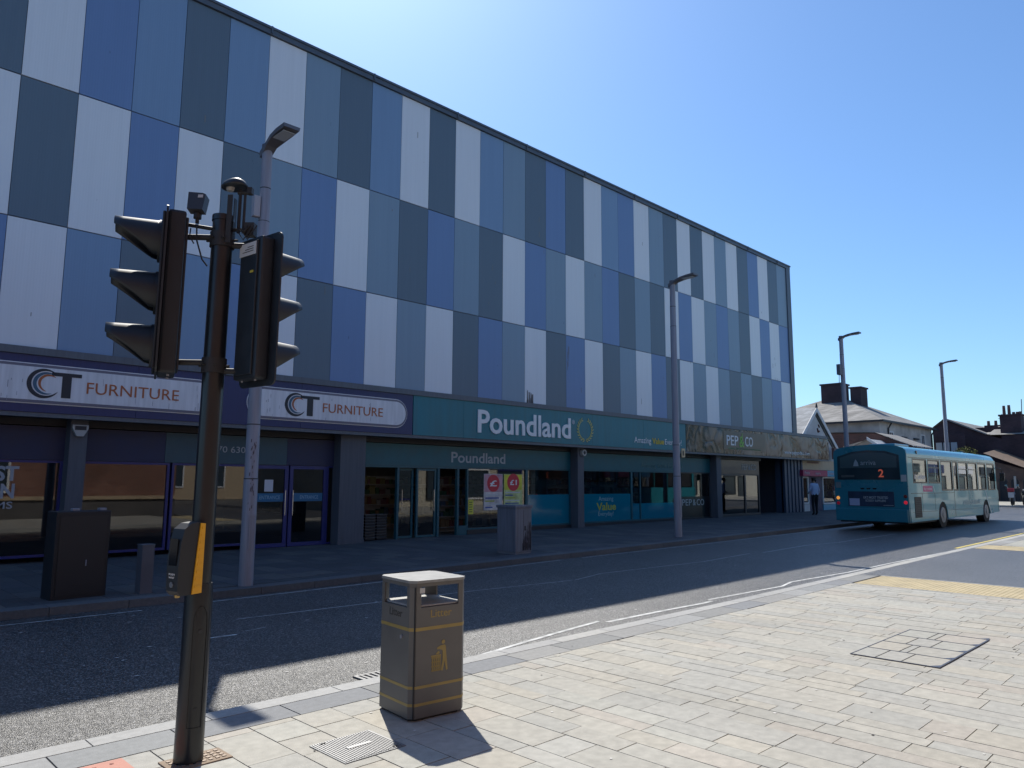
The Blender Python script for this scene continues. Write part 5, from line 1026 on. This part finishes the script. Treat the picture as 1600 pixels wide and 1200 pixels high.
# roof top shrub near lamp
mb = MB(); mb.box((72.5, 6, .3), (76, 17, 6.35)); mb.build('gap_filler', M_brd2, b)  # added block that closes the bright sky gap behind the roofs
b = thing('shrub', 'yellow green shrub growing over the low wall beside the farthest street lamp', 'shrub', (66.2, 16.3, 3.9))
mb = MB()
for _ in range(260):
    a, r = random.random()*6.28, random.random()**.5; x, y, z = .5*r*math.cos(a), .85*r*math.sin(a), random.random()**1.5*.75*(1-.5*r); s = .07; d = Vector((random.gauss(0, 1), random.gauss(0, 1), random.gauss(0, 1))).normalized(); e_ = d.orthogonal().normalized(); f_ = d.cross(e_)
    c = Vector((x, y, z)); mb.quad([tuple(c-e_*s), tuple(c-f_*s*.5), tuple(c+e_*s), tuple(c+f_*s*.5)])
mb.build('foliage', mat('shrub_leaf', (.16, .17, .03), .8, var=.3), b, recalc=False)
mb = MB(); mb.tube([(0, 0, -.3), (0, 0, .3)], [.06, .03], 6); mb.build('trunk', mat('bark', (.08, .06, .04), .9), b)
b = thing('boundary_wall', 'dark brick boundary wall under the yellow green shrub', 'wall', (0, 0, 0)); mb = MB(); mb.box((66, 14.6, .3), (66.4, 17.4, 3.6)); mb.build('wall', M_brd2, b)
mb = MB(); mb.box((65.95, 14.55, 3.6), (66.45, 17.45, 3.7)); mb.build('coping', M_conc, b)
# low arched hall
b = thing('arched_hall', 'low brown hall with arched doorways behind the bus front', 'building', (0, 0, 0)); AX = 66
mb = MB(); mb.prism([(14.4, .3), (2, .3), (2, 2.6), (12.4, 2.68), (14.4, 3.3)], 'x', AX, AX+.3); mb.build('wall', brickmat('brown_brick', (.14, .09, .07), (.11, .07, .06), (.12, .1, .09)), b)
mb = MB(); mb.quad([(AX-.3, 15.0, 3.95), (AX-.3, 12.2, 2.72), (AX+5, 12.2, 3.2), (AX+5, 15.0, 4.5)]); mb.quad([(AX-.3, 12.2, 2.72), (AX-.3, 2, 2.66), (AX+5, 2, 4.2), (AX+5, 12.2, 4.0)]); mb.build('roof', mat('brown_tiles', (.2, .14, .1), .8, var=.25, vscale=5), b, recalc=False)
for i in range(6):
    y = 13.9-i*.75; mb = MB(); pts = [(y-.25, .35), (y+.25, .35)]+[(y+.25*math.cos(R(a)), 1.75+.25*math.sin(R(a))) for a in range(0, 181, 20)]; mb.prism(pts, 'x', AX-.02, AX-.001); mb.build('arched_opening', M_char, b)
    mb = MB(); mb.tube([(AX-.03, y+.29*math.cos(R(a)), 1.75+.29*math.sin(R(a))) for a in range(0, 181, 20)], .03, 6); mb.build('arch_trim', mat('arch_stone', (.1, .09, .085), .8), b)
mb = MB(); mb.box((AX-.1, 13.05, 1.3), (AX-.03, 13.2, 2.2)); mb.build('wall_lamp', mat('pale_lamp', (.4, .4, .38), .5), b)
# motorbikes parked at the far pavement
def motorbike(x, y, m, label, box=True):
    t = thing('motorbike', label, 'motorbike', (x, y, gz(x)+.01), R(8), group='motorbikes parked at the end of the street')
    for wx in (-.62, .62):
        mb = MB(); n = 20; mb.tube([(wx+.26*math.cos(2*math.pi*k/n), 0, .31+.26*math.sin(2*math.pi*k/n)) for k in range(n+1)], .065, 10, cap=False); w_ = mb.build('wheel', M_rub, t)
        mb = MB(); mb.tube([(wx, -.03, .31), (wx, .03, .31)], .07, 12); [mb.tube([(wx, 0, .31), (wx+.23*math.cos(a), 0, .31+.23*math.sin(a))], .012, 5) for a in [k*math.pi/3 for k in range(6)]]; mb.build('hub', M_galv, w_)
    mb = MB(); mb.tube([(-.55, 0, .62), (-.2, 0, .6), (.15, 0, .72), (.4, 0, .85)], [.09, .14, .17, .08], 12); mb.box((-.25, -.14, .25), (.25, .14, .58), bev=.03); mb.tube([(.62, 0, .31), (.42, 0, .95)], .03, 8); mb.build('body', m, t)
    mb = MB(); mb.tube([(-.7, 0, .8), (-.35, 0, .76), (.05, 0, .8)], [.09, .13, .11], 12); mb.build('seat', M_blackm, t)
    mb = MB(); mb.tube([(.36, -.36, 1.05), (.42, 0, 1.0), (.36, .36, 1.05)], .018, 8); mb.build('handlebar', M_blackm, t)
    for s in (-1, 1): mb = MB(); mb.tube([(.4, s*.2, 1.02), (.38, s*.3, 1.2)], .01, 6); mb.box((.34, s*.24, 1.18), (.36, s*.38, 1.27), bev=.005); mb.build('mirror', mat('mirror_chrome', (.6, .6, .6), .1, metal=1), t)
    if box:
        mb = MB(); mb.box((-.95, -.17, .84), (-.6, .17, 1.06), bev=.02); mb.build('top_box', mat('bike_red', (.35, .03, .05), .5), t)
        mb = MB(); mb.box((-1.0, -.15, .48), (-.97, .15, .8)); mb.build('number_plate', mat('bike_white', (.6, .6, .6), .5), t)
    mb = MB(); mb.tube([(.5, 0, .92), (.6, 0, .92)], [.06, .09], 14); mb.build('headlight', mat('lens_pale', (.3, .3, .3)), t)
motorbike(55.9, 11.35, mat('bike_blue_grey', (.12, .15, .2), .4), 'motorbike with red top box and white plate, left of the two'); motorbike(56.6, 10.85, M_blackm, 'all black motorbike on the right, nearest the frame edge', False)

# ------------------------------------------------------------------ the near side of the street, behind the camera (mirrored in the shop windows)
M_brick = brickmat('red_brick', (.27, .12, .08), (.21, .085, .06), (.24, .21, .19)); M_bplinth = brickmat('grey_plinth_brick', (.12, .11, .11), (.09, .085, .085), (.12, .11, .1)); M_stone = mat('buff_stone', (.5, .38, .25), .8, var=.15)
b = thing('red_brick_building', 'red brick building with stone sills facing the street from behind the viewpoint', 'building', (0, 0, 0)); WY = -2
mb = MB(); mb.box((-14, WY-.3, .75), (13.4, WY, 8)); mb.build('wall', M_brick, b); mb = MB(); mb.box((-14, WY-.3, -.02), (13.4, WY+.06, .75)); mb.build('plinth', M_bplinth, b)
mb = MB(); mb.box((-14, WY-.3, .752), (13.4, WY+.14, .9)); mb.box((-14, WY-.3, 2.75), (13.4, WY+.2, 3.05)); mb.build('stone_band', M_stone, b)
for x0 in (1.2, 4.3, 6.2): mb = MB(); mb.box((x0-.35, WY-.0, .9), (x0-.1, WY+.12, 2.75)); mb.build('pier', M_brick, b)
for x0, x1 in ((4.6, 6.9),):
    mb = MB(); frame_rect(mb, x0, x1, 1.05, 2.45, .09, WY+.02, .1); mb.box((x0, WY-.02, 1.15), (x1, WY+.01, 2.4)) if 0 else None; w_ = mb.build('window', M_wletter, b); mb = MB(); mb.box((x0+.09, WY+.002, 1.14), (x1-.09, WY+.012, 2.36)); mb.build('pane', mat('dark_pane', (.05, .07, .09)), w_)
mb = MB(); mb.box((-14, WY-12, 7.9), (13.4, WY-.3, 8)); mb.box((13.2, WY-12, 0), (13.4, WY-.3, 7.9)); mb.build('roof', M_char, b)
b = thing('cream_shop_building', 'cream rendered shop row facing the street beyond the side street', 'building', (0, 0, 0))
mb = MB(); mb.box((21.6, WY-.3, 0), (44.4, WY, 7)); mb.box((21.6, WY-9, 0), (21.9, WY-.3, 7)); mb.build('wall', mat('cream_wall', (.55, .5, .4), .8, var=.15), b)
mb = MB(); mb.box((22, WY, 2.6), (30.5, WY+.2, 3.3)); mb.build('fascia', mat('fascia_dark', (.03, .03, .035), .5), b); mb = MB(); mb.box((31, WY, 2.6), (38, WY+.2, 3.3)); mb.build('fascia', mat('fascia_red', (.3, .04, .03), .5), b)
for i, x0 in enumerate((22.3, 25.2, 28.1, 31, 34, 37, 40.5)):
    mb = MB(); frame_rect(mb, x0, x0+2.2, .5, 2.4, .09, WY+.03, .1); w_ = mb.build('window', [M_wletter, M_navyf, M_char][i % 3], b); mb = MB(); mb.box((x0+.09, WY+.005, .59), (x0+2.11, WY+.02, 2.31)); mb.build('pane', mat('dark_pane', (.05, .07, .09)), w_)
    mb = MB(); frame_rect(mb, x0+.4, x0+1.6, 4, 5.5, .08, WY+.03, .1); w_ = mb.build('window', M_wletter, b); mb = MB(); mb.box((x0+.48, WY+.005, 4.08), (x0+1.52, WY+.02, 5.42)); mb.build('pane', mat('dark_pane', (.05, .07, .09)), w_)
b = thing('white_shop_row', 'pale shop row with dark fascias far along the near side of the street', 'building', (0, 0, 0))
mb = MB(); mb.box((58, -4.3, 0), (125, -4, 7)); mb.build('wall', mat('pale_wall', (.62, .6, .52), .8, var=.1), b)
for i in range(9):
    x0 = 59+i*7.2; mb = MB(); mb.box((x0, -4, 2.5), (x0+random.uniform(3, 6), -3.85, 3.2)); mb.build('fascia', [M_char, M_navy, M_white][i % 3], b)
    for k, (a, c_, zz, zt) in enumerate(((.3, 2.4, .5, 2.3), (3.2, 1.6, .1, 2.3), (.8, 1.2, 4, 5.4), (3.8, 1.2, 4, 5.4))):
        mb = MB(); frame_rect(mb, x0+a, x0+a+c_, zz, zt, .09, -3.98, .08); w_ = mb.build('window', M_char, b); mb = MB(); mb.box((x0+a+.09, -3.99, zz+.09), (x0+a+c_-.09, -3.98, zt-.09)); mb.build('pane', mat('dark_pane', (.05, .07, .09)), w_)
b = thing('stone_building', 'buff stone building across the end of the side street', 'building', (0, 0, 0)); mb = MB(); mb.box((4, -30.3, 0), (34, -30, 9)); mb.build('wall', M_stone, b)
for i in range(8): x = 5.5+i*3.5; mb = MB(); frame_rect(mb, x, x+1.6, 1, 3, .1, -29.97, .1); w_ = mb.build('window', M_wletter, b); mb = MB(); mb.box((x+.1, -29.995, 1.1), (x+1.5, -29.98, 2.9)); mb.build('pane', mat('dark_pane', (.05, .07, .09)), w_)
# parked car mirrored in the clothes shop window
def car(x, y, rz, m, label):
    t = thing('parked_car', label, 'car', (x, y, gz(x)-.1 if 5.2 < y < 10.9 else gz(x)), rz)
    low_ = [(-2.1, .35), (-1.75, .3), (1.7, .3), (2.1, .4), (2.12, .72), (1.9, .88), (1.05, 1.0), (-1.5, 1.02), (-2.1, .95)]
    mb = MB(); mb.prism(low_, 'y', -.86, .86); mb.build('body', m, t)
    cab = [(1.0, 1.0), (.35, 1.48), (-1.35, 1.52), (-1.95, 1.02)]; mb = MB()
    mb.add([(p[0], -.82, p[1]) if p[1] < 1.2 else (p[0], -.66, p[1]) for p in cab]+[(p[0], .82, p[1]) if p[1] < 1.2 else (p[0], .66, p[1]) for p in cab], [(0, 1, 2, 3), (7, 6, 5, 4), (0, 4, 5, 1), (2, 6, 7, 3)]); mb.build('windows', mat('car_glass', (.02, .03, .035), .08, spec=.8), t)
    mb = MB(); mb.prism([(.4, 1.485), (-1.38, 1.525), (-1.3, 1.56), (.3, 1.53)], 'y', -.66, .66); mb.build('roof', m, t)
    for wx in (-1.3, 1.3):
        for s in (-1, 1):
            mb = MB(); mb.tube([(wx, s*.68, .32), (wx, s*.88, .32)], .32, 20); w_ = mb.build('wheel', M_rub, t); mb = MB(); mb.tube([(wx, s*.87, .32), (wx, s*.89, .32)], .2, 16); mb.build('rim', M_galv, w_)
    for s in (-1, 1): mb = MB(); mb.box((2.08, s*.5, .62), (2.13, s*.82, .76), bev=.01); mb.build('headlight', mat('lens_bright', (.7, .7, .7), .2), t)
0 and car(40.8, 9.3, 0, M_black, 'black car ahead of the bus, hidden by it but mirrored in the shop window'); car(27.5, 3.4, R(2), mat('silver_car', (.4, .4, .42), .3, metal=.5, coat=.5), 'silver car parked on the near pavement side') if 0 else None
